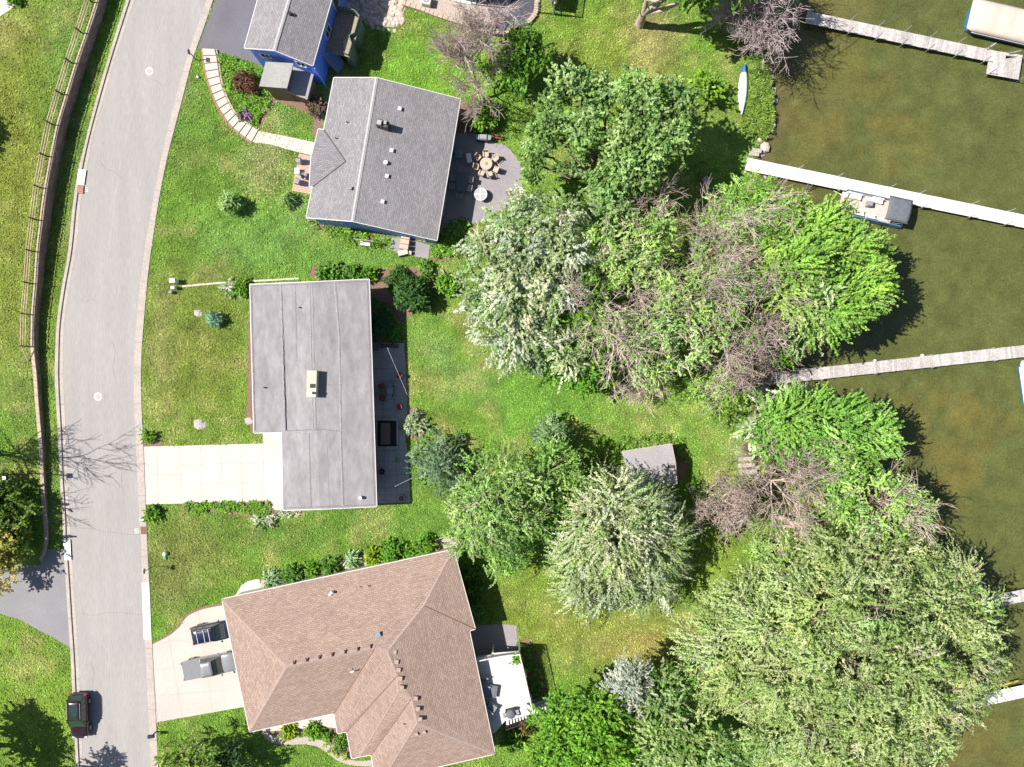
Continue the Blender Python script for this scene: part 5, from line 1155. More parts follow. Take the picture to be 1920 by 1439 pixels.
# ================================================================ GARDEN FURNITURE
def chair(label, m, frame='blackpl', group=None):
    t = thing('garden_chair', label, 'chair', (0, 0, 0), 0, group)
    MB().box((0, 0, .43), (.52, .52, .06)).build('seat', M[m], t); MB().box((-.27, 0, .70), (.06, .52, .55), 0, .94).build('backrest', M[m], t)
    for sx in (-.22, .22):
        for sy in (-.23, .23): MB().tube((sx, sy, 0), (sx, sy, .42), .025, .025, 6).build('leg', M[frame], t)
    for sy in (-.27, .27): MB().box((0, sy, .64), (.5, .05, .04)).build('armrest', M[frame], t)
    return t
def rtable(label, r, h, m, leg='blackpl', n=24, hole=True, name='round_table', glass=False):
    t = thing(name, label, 'table'); 
    if glass:
        b = MB(); nn = 28
        for i in range(nn):
            A = 2 * math.pi * i / nn; B = 2 * math.pi * (i + 1) / nn; b.tube((r * math.cos(A), r * math.sin(A), h), (r * math.cos(B), r * math.sin(B), h), .035, .035, 6)
        b.build('rim', M[m], t); MB().box((0, 0, h + .01), (2 * r, .09, .03)).box((0, 0, h + .012), (.09, 2 * r, .03)).build('cross_bar', M[m], t)
        MB().lathe((0, 0, h - .03), [(r * .97, 0), (r * .97, .015)], 24).build('tabletop', mat('frosted_top', (.42,.42,.43), .3, .05, 4, spec=.6), t)
    else: MB().lathe((0, 0, h - .04), [(r, 0), (r, .04), (r * .98, .05)], n).build('tabletop', M[m], t)
    if hole: MB().lathe((0, 0, h), [(.17, 0), (.17, .04), (.05, .07)], 14).build('fire_bowl', M['greyfab'], t)
    for i in range(4):
        A = math.pi / 4 + i * math.pi / 2; MB().tube((r * .6 * math.cos(A), r * .6 * math.sin(A), 0), (r * .6 * math.cos(A), r * .6 * math.sin(A), h - .03), .03, .03, 6).build('leg', M[leg], t)
    return t
G0 = .018
def put(o, px, py, rz=0, z=G0): p = P(px, py); o.location = (p.x, p.y, z); o.rotation_euler = (0, 0, rz); return o
put(rtable('round tan patio table with a small central bowl on the rounded patio', .62, .72, 'tanfab'), 912, 311)
put(rtable('round white rimmed table with a white cross standing alone on the patio', .62, .72, 'white', hole=False, glass=True, name='round_table'), 902, 368)
pc_ = [(911,292,1.6,'at the top of the round tan table'),(929,300,.7,'at the upper right of the round tan table, by the patio curve'),(930,321,-.4,'at the lower right of the round tan table'),(918,330,-1.2,'below the round tan table'),(903,328,-2.0,'at the lower left of the round tan table'),(893,316,2.9,'at the left of the round tan table in full sun'),(896,298,2.4,'at the upper left of the round tan table beside the shadow edge')]
ch0 = chair('tan sling patio chair', 'tanfab', 'tanfab', 'tan chairs around the round patio table')
for k, (x, y, a, lab) in enumerate(pc_):
    o = ch0 if k == 0 else copy_tree(ch0); put(o, x, y, a + math.pi); o['label'] = 'tan sling chair ' + lab
dt = thing('dining_table', 'dark rectangular patio table in the shade of the blue house', 'table'); put(dt, 867, 345, -.15)
MB().box((0, 0, .72), (1.05, 1.9, .05)).build('tabletop', M['bimini'], dt)
for sx in (-.42, .42):
    for sy in (-.8, .8): MB().tube((sx, sy, 0), (sx, sy, .7), .035, .035, 6).build('leg', M['blackpl'], dt)
dch = [(850,337,math.pi),(849,352,math.pi),(883,341,0),(881,356,0)]
labs = ['upper chair on the house side of the dark rectangular patio table','lower chair on the house side of the dark rectangular patio table','upper chair on the open side of the dark rectangular patio table','lower chair on the open side of the dark rectangular patio table']
c0 = chair(labs[0], 'greyfab', 'steel', 'grey chairs at the dark patio table')
for k, (x, y, a) in enumerate(dch): o = c0 if k == 0 else copy_tree(c0); put(o, x, y, a - .15 + math.pi); o['label'] = labs[k]
put(dup(c0, (0, 0, 0), 0, 'grey chair at the lower end of the dark rectangular patio table'), 862, 370, 1.4)
put(dup(c0, (0, 0, 0), 0, 'grey chair with folded seat above the dark rectangular patio table', group='grey chairs at the dark patio table'), 868, 322, -1.6)
lo = thing('round_lounger', 'pale blue round lounge seat beside the blue house wall', 'lounge seat'); put(lo, 860, 289)
MB().lathe((0, 0, 0), [(.42, 0), (.46, .3), (.44, .42), (.1, .46)], 18).build('seat', M['bluegrey'], lo); MB().box((0, -.48, .5), (.85, .14, .5), 0, .9).build('backrest', M['bluegrey'], lo)
hm = thing('patio_heater', 'pale rectangular cooler box with white lid at the shadow edge on the patio', 'cooler'); put(hm, 880, 300, .15)
MB().box((0, 0, .3), (.5, .95, .6), 0, .96).build('box', M['bluegrey'], hm); MB().box((0, 0, .64), (.52, .97, .08), 0, .9).build('lid', M['white'], hm)
def grill(label, px, py, rz, hood, z=G0):
    t = thing('grill', label, 'grill'); put(t, px, py, rz, z)
    MB().box((0, 0, .45), (1.25, .5, .75)).build('cabinet', M['blackpl'], t); MB().box((0, 0, .93), (.8, .55, .26), 0, .82).build('hood', M[hood], t)
    for sg in (-1, 1): MB().box((sg * .58, 0, .88), (.34, .48, .04)).build('side_shelf', M['bluegrey'], t)
    b = MB().tube((-.3, -.3, .95), (.3, -.3, .95), .02, .02, 6); b.build('handle', M['steel'], t); return t
grill('stainless barbecue grill at the top edge of the rounded patio', 907, 263, -.05, 'steel')
wb = thing('wood_bench', 'low brown wooden rack beside the stainless barbecue grill', 'rack'); put(wb, 932, 259, -.2)
for dy in (-.12, .12): MB().box((0, dy, .42), (1.3, .10, .05)).build('rail', M['rust'], wb)
for dx in (-.45, 0, .45): MB().box((dx, 0, .2), (.08, .42, .42)).build('leg', M['rust'], wb)
pt = thing('planter_box', 'long low planter at the lower end of the shaded patio', 'planter'); put(pt, 866, 411, -.1)
MB().box((0, 0, .2), (1.1, .35, .4), 0, 1.05).build('trough', M['greyfab'], pt); MB().box((0, 0, .38), (1.0, .27, .05)).build('soil', M['mulch'], pt)
# front wood platform of the blue house
wd = thing('wood_platform', 'small salmon coloured board platform in front of the blue house', 'deck', P(565,325))
q0, q1, q2, q3 = [P(*q).to_2d() for q in ((561,289),(600,297),(588,366),(548,359))]
b = MB()
for i in range(16): t0 = i / 16; t1 = (i + .93) / 16; b.prism([q0.lerp(q3, t0), q1.lerp(q2, t0), q1.lerp(q2, t1), q0.lerp(q3, t1)], .02, .14)
b.build('boards', M['salmon'], wd, world=True)
fc = chair('grey metal chair at the upper end of the salmon board platform', 'greyfab', 'blackpl', 'chairs on the salmon board platform'); put(fc, 563, 305, math.pi, .14)
put(dup(fc, (0,0,0), 0, 'grey metal chair halfway down the salmon board platform beside the white table'), 572, 332, .6, .14); put(dup(fc, (0,0,0), 0, 'grey metal chair at the lower end of the salmon board platform'), 561, 344, math.pi - .3, .14)
ft = thing('side_table', 'small white square table on the salmon board platform', 'table'); put(ft, 560, 324, 0, .14)
MB().box((0, 0, .5), (.5, .6, .04)).build('tabletop', M['white'], ft)
for sx in (-.2, .2):
    for sy in (-.24, .24): MB().tube((sx, sy, 0), (sx, sy, .5), .02, .02, 6).build('leg', M['white'], ft)
# covered furniture and metal frame at the south side
cf = thing('stacked_loungers', 'stack of beige cushioned loungers on the pavement under the blue gable', 'lounger'); put(cf, 760, 460, -.15)
for k in range(3): MB().box((0, .75 - .52 * k, .45 + .05 * k), (.95, .50, .5), 0, .92).build('cushion', M['tanfab'], cf)
MB().box((-.05, -.85, .35), (1.1, .55, .4), .4, .9).build('folded_cover', M['steptread'], cf)
MB().box((.65, -.75, .2), (.3, .4, .4), 0, .9).build('pillow', M['tanfab'], cf)
sw = thing('swing_frame', 'black post swing frame with pale hanging bars on the lawn below the blue gable', 'swing'); put(sw, 687, 456, -.12)
for sx in (-.95, .95):
    for sy in (-.45, .45): MB().tube((sx, sy, 0), (sx, 0, 1.6), .035, .035, 6).build('leg', M['blackpl'], sw)
MB().tube((-1.0, 0, 1.6), (1.0, 0, 1.6), .04, .04, 6).build('top_bar', M['steel'], sw)
MB().box((0, -.15, .5), (1.0, .4, .06)).build('seat', M['offwhite'], sw)
for sx in (-.5, .5): MB().tube((sx, -.15, .5), (sx, 0, 1.6), .015, .015, 5).build('chain', M['steel'], sw)
# shaded patio of the middle house
labs = [(750,704,'rusty brown patio chair at the upper right of the shaded paved patio'),(717,725,'rusty brown patio chair nearest the wall above the grill'),(719,747,'rusty brown patio chair nearest the wall beside the grill'),(750,763,'rusty brown patio chair at the outer edge above the dark pergola')]
rc0 = chair(labs[0][2], 'rust', 'rust', 'rusty brown chairs on the shaded patio')
for k, (x, y, l) in enumerate(labs): o = rc0 if k == 0 else copy_tree(rc0); put(o, x, y, [2.6, .4, -.3, 3.4][k]); o['label'] = l
grill('blue grey barbecue grill in the middle of the shaded paved patio', 733, 733, 1.5, 'bluegrey')
ht = thing('fire_pit_table', 'brown covered rectangular pit in a dark sunken frame on the shaded patio', 'covered pit'); put(ht, 726, 813, 0)
b = MB()
for (cx, cy, w, d) in ((0,1.42,2.3,.22),(0,-1.42,2.3,.22),(-1.08,0,.2,2.64),(1.08,.2,.2,2.2)): b.box((cx, cy, .12), (w, d, .24))
b.build('surround', M['paver'], ht); MB().box((0, 0, .02), (1.9, 2.6, .02)).build('pit_floor', M['blackpl'], ht); MB().box((-.1, 0, .35), (.92, 2.2, .66), 0, .97).build('cover', M['hottub'], ht)
ptl = [(719,649,.16,'first'),(727,649,.16,'second'),(736,649,.16,'third'),(744,650,.2,'fourth and largest')]
p0_ = thing('plant_pot', 'x', 'plant pot', (0,0,0), 0, 'row of dark pots at the top of the shaded patio')
MB().lathe((0, 0, 0), [(.14, 0), (.20, .32), (.17, .33), (.16, .28)], 14).build('pot', M['blackpl'], p0_); MB().lathe((0, 0, .28), [(.16, 0), (.10, .12), (.02, .18)], 8).build('soil', M['mulch'], p0_)
for k, (x, y, r, l) in enumerate(ptl): o = p0_ if k == 0 else copy_tree(p0_); put(o, x, y); o['label'] = l + ' dark pot from the house in the row atop the shaded patio'
for x, y, r, m_, l in ((717,884,.28,'blackpl','round dark planter near the wall on the lower shaded patio'),(754,934,.36,'greyfab','round ring planter at the bottom corner of the shaded patio')):
    t = thing('planter', l, 'planter'); put(t, x, y); b = MB().lathe((0, 0, 0), [(r*.9, 0), (r, .3), (r, .42), (r*.68, .42), (r*.66, .30)], 20); b.build('bowl', M[m_], t); MB().lathe((0, 0, .30), [(r*.64, 0), (r*.1, .1)], 14).build('soil', M['mulch'], t)
t = thing('garden_ornament', 'small bright green ornament on the lower shaded patio', 'ornament'); put(t, 745, 862); MB().lathe((0, 0, 0), [(.12, 0), (.2, .2), (.1, .4), (.13, .5), (.02, .6)], 12).build('body', M['greenpl'], t); MB().box((.15, .15, .45), (.25, .06, .04), .7).build('arm', M['greenpl'], t)
t = thing('string_light_pole', 'slim white pole lying out from the shaded patio toward the round evergreen', 'pole'); put(t, 743, 909)
MB().tube((0, 0, 0), (.2, .1, 2.0), .03, .03, 6).build('pole', M['offwhite'], t); MB().tube((.2, .1, 2.0), (1.9, .9, 1.6), .012, .012, 4).build('wire', M['offwhite'], t)
t = thing('string_light_pole', 'slim white pole with a wire at the top of the shaded patio', 'pole'); put(t, 733, 655)
MB().tube((0, 0, 0), (0, 0, 2.2), .03, .03, 6).build('pole', M['offwhite'], t); MB().tube((0, 0, 2.2), (1.9, -4.6, 1.7), .012, .012, 4).build('wire', M['offwhite'], t)
t = thing('storage_bin', 'dark storage bin against the wall at the top of the shaded patio', 'storage bin'); put(t, 708, 651, .6); MB().box((0, 0, .3), (.75, .5, .6)).build('bin', M['blackpl'], t); MB().box((0, 0, .63), (.79, .54, .06), 0, .95).build('lid', M['bimini'], t)
# furniture on the brown house deck
DZ2 = DH + .004
def putd(o, px, py, rz=0): p = P(px, py, DH); o.location = (p.x, p.y, DZ2); o.rotation_euler = (0, 0, rz); return o
def sofa(label, w):
    t = thing('deck_seat', label, 'armchair' if w < 1 else 'sofa'); MB().box((0, 0, .28), (.75, w, .36)).build('base', M['greyfab'], t)
    MB().box((.04, 0, .50), (.62, w - .2, .12), 0, .95).build('cushion', mat('slate_cushion', (.20,.22,.26), .9, .1), t); MB().box((-.34, 0, .62), (.14, w, .5), 0, .95).build('backrest', M['greyfab'], t)
    for sg in (-1, 1): MB().box((0, sg * (w / 2 - .06), .5), (.75, .12, .3)).build('armrest', M['greyfab'], t)
    return t
putd(sofa('grey armchair nearest the top railing in the shade on the white deck', .8), 908, 1274, -.15); putd(sofa('grey two seat sofa against the house in the shade on the white deck', 1.55), 911, 1297, -.15); putd(sofa('grey armchair set at an angle below the sofa on the white deck', .85), 922, 1323, 1.0)
t = thing('coffee_table', 'dark rectangular coffee table between the seats on the white deck', 'table'); putd(t, 925, 1294, -.15)
MB().box((0, 0, .40), (.75, 1.2, .05)).build('tabletop', M['bimini'], t)
for sx in (-.3, .3):
    for sy in (-.5, .5): MB().tube((sx, sy, 0), (sx, sy, .38), .03, .03, 6).build('leg', M['blackpl'], t)
t = thing('grill', 'black rounded barbecue grill at the lower edge of the white deck', 'grill'); putd(t, 958, 1332, .25)
MB().box((0, 0, .42), (1.0, .5, .8)).build('cart', M['blackpl'], t); MB().lathe((0, 0, .82), [(.45, 0), (.46, .1), (.36, .25), (.12, .34)], 18).build('lid', M['bimini'], t)
for sg in (-1, 1): MB().box((sg * .62, 0, .82), (.35, .45, .05)).build('side_shelf', M['greyfab'], t)
t = rtable('pale octagonal table at the lower right corner of the white deck', .55, .72, 'offwhite', 'steel', 8, False, 'side_table'); putd(t, 985, 1325)
t = thing('hanging_planter', 'small green plant in a pot on the top railing corner of the white deck', 'potted plant'); putd(t, 969, 1232); MB().lathe((0, 0, 0), [(.15, 0), (.2, .3), (.17, .3)], 12).build('pot', M['terracotta'], t)
tag_p = t
# air conditioner, stump, boulders, lawn rocks
t = thing('air_conditioner', 'white air conditioner unit with round fan on gravel by the grey green house', 'air conditioner'); put(t, 801, 7, -.2, .02)
MB().box((0, 0, .4), (.85, .85, .8)).build('case', M['white'], t); MB().lathe((0, 0, .80), [(.34, 0), (.34, .015), (.02, .02)], 20).build('fan_grille', M['greyfab'], t); MB().lathe((0, 0, .82), [(.12, 0), (.12, .02), (.01, .03)], 12).build('fan_hub', M['white'], t)
def rock(b, c, r, rg, flat=.6):
    n = 7; k = 4; rr = [[r * math.cos((j / k) * 1.5) * rg.uniform(.8, 1.15) for i in range(n)] for j in range(k)]; vs = []
    for j in range(k):
        for i in range(n): a = 2 * math.pi * i / n; vs.append((c[0] + rr[j][i] * math.cos(a), c[1] + rr[j][i] * math.sin(a), c[2] + r * flat * math.sin(j / k * 1.5)))
    vs.append((c[0], c[1], c[2] + r * flat)); fs = [(j*n+i, j*n+(i+1) % n, (j+1)*n+(i+1) % n, (j+1)*n+i) for j in range(k-1) for i in range(n)] + [((k-1)*n+i, (k-1)*n+(i+1) % n, k*n) for i in range(n)]
    b.add(vs, fs)
rg = random.Random(8)
t = thing('tree_stump', 'pale cut tree stump on the shaded lawn above the green trees', 'tree stump', P(1324,341)); MB().lathe((0, 0, 0), [(.62, -.1), (.52, .1), (.46, .42)], 14).build('stump', M['bark'], t); MB().lathe((0, 0, .42), [(.45, 0), (.43, .01)], 14).build('cut_face', M['palebark'], t)
for x, y, r, l in ((371,588,.42,'flat grey rock in the lawn near the small blue spruce'),(374,796,.62,'weathered tree stump patch in the middle of the front lawn'),(466,790,.4,'pale rock in the mulch beside the flat roofed house'),(287,822,.3,'pale rock in the corner bed beside the drive'),(590,1000,.01,'')):
    if r < .1: continue
    b = MB(); rock(b, tuple(P(x, y)), r, rg, .35); rock(b, tuple(P(x, y) + Vector((r * .7, -r * .2, 0))), r * .6, rg, .4); rock(b, tuple(P(x, y) + Vector((-r * .5, r * .4, 0))), r * .5, rg, .4); tag(b.build('rock', M['stone']), l, 'rock')
for k, (x, y) in enumerate(((699,52),(709,53),(719,56),(728,58),(740,58))):
    b = MB(); rock(b, tuple(P(x, y)), .22, rg, .3); tag(b.build('stepping_stone', M['boulder']), ['first','second','third','fourth','last'][k] + ' from the left of the round stones at the edge of the rock bed', 'stepping stone', 'round stones below the rock bed')
b = MB()
for k in range(420):
    x = rg.uniform(645, 758); y = rg.uniform(-45, 50)
    if y > 48 - abs(x - 715) * .05 or (x < 672 and y > 22) : continue
    rock(b, tuple(P(x, y)), rg.uniform(.14, .34), rg, .6)
tag(b.build('river_rock', M['boulder']), 'bed of pale rounded boulders between the tall blue house and the grey green house', 'rock bed', kind='stuff')
b = MB()
for k in range(16): rock(b, tuple(P(752 + rg.uniform(-3, 3), -20 + k * 4.2)), .28, rg, .6)
tag(b.build('stone_border', M['tan']), 'line of tan edging stones at the right side of the boulder bed', 'stone border')
b = MB()
for k in range(260):
    y = rg.uniform(130, 1100); xx = (shore_x(P(0, y).y)) + rg.gauss(-.1, .28); zz = -.25; rock(b, (xx, P(0, y).y, zz - .12), rg.uniform(.10, .32), rg, .7)
tag(b.build('shore_stones', M['stone']), 'scattered stones along the waterline', 'shore stones', kind='stuff')
for x, y, r, l in ((1436,276,.55,'large pale boulder beside the start of the white dock'),(1424,262,.4,'smaller boulder on the bank above the start of the white dock'),(1450,235,.35,'pale boulder in the water edge below the canoe')):
    b = MB(); c = P(x, y); rock(b, (c.x, c.y, -.25), r, rg, .8); tag(b.build('boulder', M['boulder']), l, 'boulder', 'boulders on the bank')
t = thing('plant_pot', 'terracotta pot at the right end of the gravel bed by the brown roof corner', 'plant pot'); put(t, 819, 1026); MB().lathe((0, 0, 0), [(.22, 0), (.32, .45), (.27, .45), (.25, .35)], 16).build('pot', M['terracotta'], t); MB().lathe((0, 0, .35), [(.26, 0), (.1, .05)], 12).build('soil', M['mulch'], t)
# ================================================================ SHRUBS AND GROUND COVER
def cover(name, label, cat, pts, dens, h, style, seed, zoff=0, ll=.26, lw=.11, kind='stuff', tint=(1, 1, 1), thick=True):
    """leafy ground cover filling a photo polygon"""
    rng = np.random.default_rng(seed); W = [P(x, y) for x, y in pts]; xs_ = [w.x for w in W]; ys_ = [w.y for w in W]
    area = (max(xs_) - min(xs_)) * (max(ys_) - min(ys_)); n = int(area * dens); p = np.stack([rng.uniform(min(xs_), max(xs_), n), rng.uniform(min(ys_), max(ys_), n)], 1)
    ins = np.zeros(n, bool); k = len(W)
    for i in range(k):
        a = W[i]; b = W[(i + 1) % k]
        if abs(b.y - a.y) < 1e-9: continue
        cnd = ((a.y > p[:, 1]) != (b.y > p[:, 1])) & (p[:, 0] < (b.x - a.x) * (p[:, 1] - a.y) / (b.y - a.y) + a.x); ins ^= cnd
    p = p[ins]; n = len(p); m_ = 9; hh = h * (.6 + .4 * np.sin(p[:, 0] * 3 + seed) * np.sin(p[:, 1] * 3.3)) * rng.uniform(.5, 1.1, n)
    A = np.repeat(np.concatenate([p, hh[:, None] + zoff], 1), m_, 0); ang = rng.uniform(0, 6.28, n * m_); d = np.stack([np.cos(ang), np.sin(ang), rng.uniform(-.3, .7, n * m_)], 1)
    pos = A + d * rng.uniform(.05, .22, (n * m_, 1)); pal = np.array(STY[style]['cols']) * np.array(tint); col = pal[rng.integers(0, len(pal), n * m_)] * np.repeat(rng.normal(1, .18, (n, 1)).clip(.5, 1.5), m_, 0) * rng.normal(1, .12, (n * m_, 1)).clip(.6, 1.4)
    V, F, C_ = leaves_at(pos, d, np.tile([[0, 0, 1.]], (n * m_, 1)), ll, lw, col.clip(.005, .8), rng)
    return tag(link(name, np_mesh(name, V, F, C_), M['leaf']), label, cat, kind=kind)
cover('ground_cover', 'bright green leafy planting between the block steps and the tall blue house', 'ground cover', [(408,102),(432,106),(470,124),(490,134),(512,170),(506,200),(490,222),(482,240),(462,226),(444,210),(428,186),(416,150)], 26, .35, 'bright', 3)
cover('reeds', 'bright green reeds and grasses along the bank beside the canoe', 'reeds', [(1405,128),(1440,130),(1446,160),(1448,200),(1450,238),(1436,262),(1420,258),(1392,250),(1388,228),(1400,200),(1406,160)], 22, .6, 'bright', 4, -.05, .4, .09, tint=(1.1, .85, 1.4))
cover('hosta_border', 'long bright green hosta border along the foot of the blue gable wall', 'border plants', [(578,414),(600,420),(650,430),(700,442),(735,452),(734,466),(700,464),(660,456),(615,440),(590,430)], 18, .4, 'bright', 5)
cover('leafy_edging', 'bright green leafy edging around the garden shed', 'border plants', [(1143,838),(1165,822),(1200,814),(1250,814),(1280,822),(1292,842),(1292,868),(1278,868),(1262,836),(1170,848),(1176,885),(1150,876)], 14, .45, 'bright', 6, 0, .34, .12, tint=(1, .9, 1.3))
cover('hosta_border', 'row of bright green leafy plants along the lower edge of the concrete drive', 'border plants', [(345,941),(508,940),(509,962),(480,966),(440,958),(390,962),(352,962)], 18, .4, 'bright', 7)
cover('variegated_cover', 'strip of pale green variegated plants below the flat roofed house', 'border plants', [(510,958),(566,958),(562,968),(520,970)], 22, .25, 'silver', 8)
cover('dark_planting', 'dark leafy planting in the shade behind the flat roofed house', 'border plants', [(700,560),(730,575),(745,600),(750,640),(738,645),(720,628),(700,640)], 18, .7, 'bright', 9, tint=(.5, .7, 1.2))
cover('leafy_edging', 'bright green leafy plants right of the small pavement below the blue gable', 'border plants', [(806,440),(850,415),(880,410),(886,470),(870,482),(808,486)], 18, .6, 'bright', 10)
cover('shade_planting', 'dark green planting beside the tall white deck under the railing', 'border plants', [(970,1208),(1000,1206),(1022,1306),(1002,1318),(985,1260)], 18, .7, 'maple', 11)
cover('bed_planting', 'yellow and green plants in the mulch bed by the front of the brown roofed house', 'border plants', [(545,1368),(590,1366),(600,1378),(560,1382)], 10, .35, 'bright', 12)
cover('bed_planting', 'mixed yellow green plants in the narrow bed beside the curved stone edging', 'border plants', [(604,1392),(640,1400),(658,1420),(640,1428),(616,1412)], 10, .35, 'yellow', 13, tint=(.7, .9, .6))
for x, y, r, h, st_, l, g, ti in (
 (462,153,29,1.5,'dark','round dark red shrub in the garden bed by the tall blue house',None,(3.4,.75,1.6)),
 (597,200,20,1.6,'dark','tall purple brown shrub between the porch and the second blue house',None,(4.2,1.3,2.6)),
 (458,216,10,.6,'silver','small purple flowering plant near the inside of the block steps',None,(.75,.42,1.1)),
 (903,217,34,2.2,'bright','round green bush under the bare tree by the patio','',None),
 (775,550,46,3.0,'dark','large dark green yew shrub behind the flat roofed house','',(1.3,1.4,1.1)),
 (838,534,24,.9,'bright','round bright green hosta clump right of the dark yew','',None),
 (745,528,30,1.6,'dark','dark green shrub above the shaded planting behind the flat roofed house','',(1.4,1.5,1)),
 (800,508,18,.9,'maple','low green shrub left of the round tan ring in the back bed','',None),
 (610,509,20,1.0,'maple','left shrub of the row above the flat roofed house','',(1,1.1,1)),
 (635,511,20,1.0,'maple','middle shrub of the row above the flat roofed house','',None),
 (662,511,18,1.0,'maple','right shrub of the row above the flat roofed house','',(1,1.1,1)),
 (690,516,16,.9,'bright','small shrub at the upper right roof corner of the flat roofed house','',None),
 (779,792,26,.9,'silver','oval clump of pale variegated plants at the patio edge beside the lawn','',None),
 (403,600,14,1.2,'spruce','small blue spruce in the front lawn','',(1,1.2,1.3)),
 (285,964,17,.8,'bright','round green bush at the corner where the concrete drive meets the kerb','',None),
 (279,820,11,.6,'bright','small green bush in the corner bed above the concrete drive','',None),
 (430,541,12,.6,'silver','pale green bush in the bed at the left roof corner','',None),
 (453,540,16,.8,'bright','bright green bush in the bed at the left roof corner','',None),
 (490,976,10,.5,'silver','left pale round plant in the bed below the drive corner','',None),
 (507,975,10,.5,'silver','right pale round plant in the bed below the drive corner','',None),
 (512,1087,17,.9,'silver','pale green round bush at the left end of the gravel bed by the brown roof','',(.85,1,.9)),
 (549,1077,22,1.2,'maple','dark green round bush second from the left in the gravel bed','',None),
 (585,1070,14,.7,'bright','small bright green bush third from the left in the gravel bed','',None),
 (619,1062,19,1.1,'maple','dark green round bush fourth from the left in the gravel bed','',None),
 (662,1051,15,.8,'silver','pale round bush in the middle of the gravel bed','',(.85,1,.85)),
 (699,1045,18,.9,'bright','yellow green round bush right of the middle of the gravel bed','',(1.7,1.2,.8)),
 (733,1037,25,1.3,'bright','largest green bush of the gravel bed','',(.85,.95,1)),
 (769,1034,16,.8,'bright','small green bush second from the right in the gravel bed','',None),
 (799,1021,21,1.2,'bright','green bush at the right end of the gravel bed beside the pot','',(.9,.95,1)),
 (884,1075,16,1.0,'maple','uppermost shaded shrub along the east wall of the brown roofed house','',None),
 (890,1110,18,1.2,'maple','second shaded shrub down the east wall of the brown roofed house','',None),
 (897,1145,18,1.2,'maple','lowest shaded shrub along the east wall above the lower patio','',None),
 (540,1372,14,.6,'bright','yellow green plant at the left of the front mulch bed','',(1.6,1.1,.8)),
 (588,1372,14,.7,'bright','bright green plant in the middle of the front mulch bed','',None),
 (612,1380,9,.5,'bright','small green plant at the right of the front mulch bed','',None),
 (641,1391,14,.9,'maple','green bush beside the front wall of the brown roofed house','',None),
 (985,1365,17,1.2,'dark','brown red shrub under the lower stairs of the white deck','',(3.2,1.2,1.5)),
 (958,1392,20,1.5,'bright','green shrub in shade at the right corner of the brown roof','',(.8,.8,1)),
 (710,608,18,1.6,'dark','dark bush against the back wall of the flat roofed house','',(1,1.6,2.4)),
 (540,374,12,1.4,'locust','thin small tree beside the lower corner of the board platform','',None),
 (25,-2,12,.7,'bright','small green plant on the pale paving at the upper left corner','',None)):
    bush('shrub', l, x, y, r, h, st_, 'shrub', None, tint=ti, z=(1.46 if x == 25 else 0))
bush('lawn_spruce', 'small grey green ornamental tree on the lawn left of the second blue house', 432, 381, 20, 2.6, 'locust', 'tree', tint=(1.1,1.1,1.2))
TREEN[0] += 1; foliage('plant', [(tag_p.location.x, tag_p.location.y, DH + .5, .28, .28, .25)], 'bright', tag_p, 991, .4, 2)
# round evergreen at the lower right of the flat roofed house
def spruce(name, label, px, py, rpx, h, tint=None, style='spruce', cat='tree', dm=1.0):
    TREEN[0] += 1; seed = TREEN[0] * 17 + 3; b = P(px, py, h * .35); root = thing(name, label, cat, (b.x, b.y, 0)); R = rpx / S; lb = []
    for k in range(7):
        t = k / 6; lb.append((b.x, b.y, h * (.14 + .78 * t), R * (1 - t) ** .7 + .15, R * (1 - t) ** .7 + .15, h * .13))
    foliage('crown', lb, style, root, seed, .8, dm * .8, tint=tint, zmin=-.1)
    MB().tube((b.x, b.y, -.1), (b.x, b.y, h * .97), .16, .03, 8).build('trunk', M['bark'], root, world=True); return root
spruce('spruce', 'round blue green evergreen on the lawn right of the shaded patio', 828, 870, 50, 5.0, (1.0,1.0,.9))
# ================================================================ TREES
tree('maple_tree', 'rounded green tree right of the bare purple tree at the top', [(965,90,30,5),(1000,100,28,5),(980,130,32,4),(950,135,22,3.5),(985,75,20,6)], 'bright', tint=(.8,.8,1), zr=.9)
tree('maple_tree', 'green spreading tree beside the rounded patio with a limb reaching left', [(1080,170,52,8.5),(1130,175,30,8),(1045,210,42,8),(1100,235,48,8),(1020,255,34,7),(1070,290,34,6.5),(1005,290,24,5.5),(1110,330,34,6),(1150,385,38,6),(1035,250,30,7),(1125,400,30,5),(1005,320,18,5)], 'maplepale', base=(1125,345), trunk_r=.3, dmul=.85, holes=[(1045,330,30),(1060,265,16),(1110,290,16)])
tree('maple_tree', 'broad deep green tree just left of the shaded lawn patch by the white dock', [(1205,190,52,9.5),(1265,190,44,9),(1180,250,50,9),(1235,260,52,9.5),(1175,310,44,8),(1215,320,42,7.5),(1150,350,34,7),(1270,240,34,8.5),(1190,160,34,9)], 'maplepale', base=(1185,330), trunk_r=.32, dmul=1.0)
tree('young_tree', 'small bright green tree on the lawn between the deep green tree and the canoe', [(1318,150,20,2.6),(1342,148,18,2.4),(1325,172,16,2.2),(1350,132,12,2.4)], 'bright', tint=(1.2,1.1,1), trunk_r=.08)
tree('maple_tree', 'large dark tree cut off by the top edge whose shadow falls across the lawn', [(1330,-75,80,10),(1280,-60,60,10),(1390,-70,60,10),(1330,-40,50,8)], 'maple', base=(1199,48), trunk_r=.42, bark='palebark', dmul=1.1)
tree('silver_maple', 'large silvery white leaved tree at the lower edge of the rounded patio', [(960,425,52,9),(1020,425,48,9.5),(1060,400,30,8),(925,470,46,8.5),(985,490,60,10),(1045,480,46,10),(915,540,44,8),(965,560,56,9.5),(1030,540,50,10),(925,610,48,8),(980,625,52,8),(900,570,32,7),(945,655,36,6),(890,455,26,6),(1000,665,30,5.5),(985,385,20,6)], 'silver', base=(1000,530), trunk_r=.4, dmul=1.15, vlimb=90)
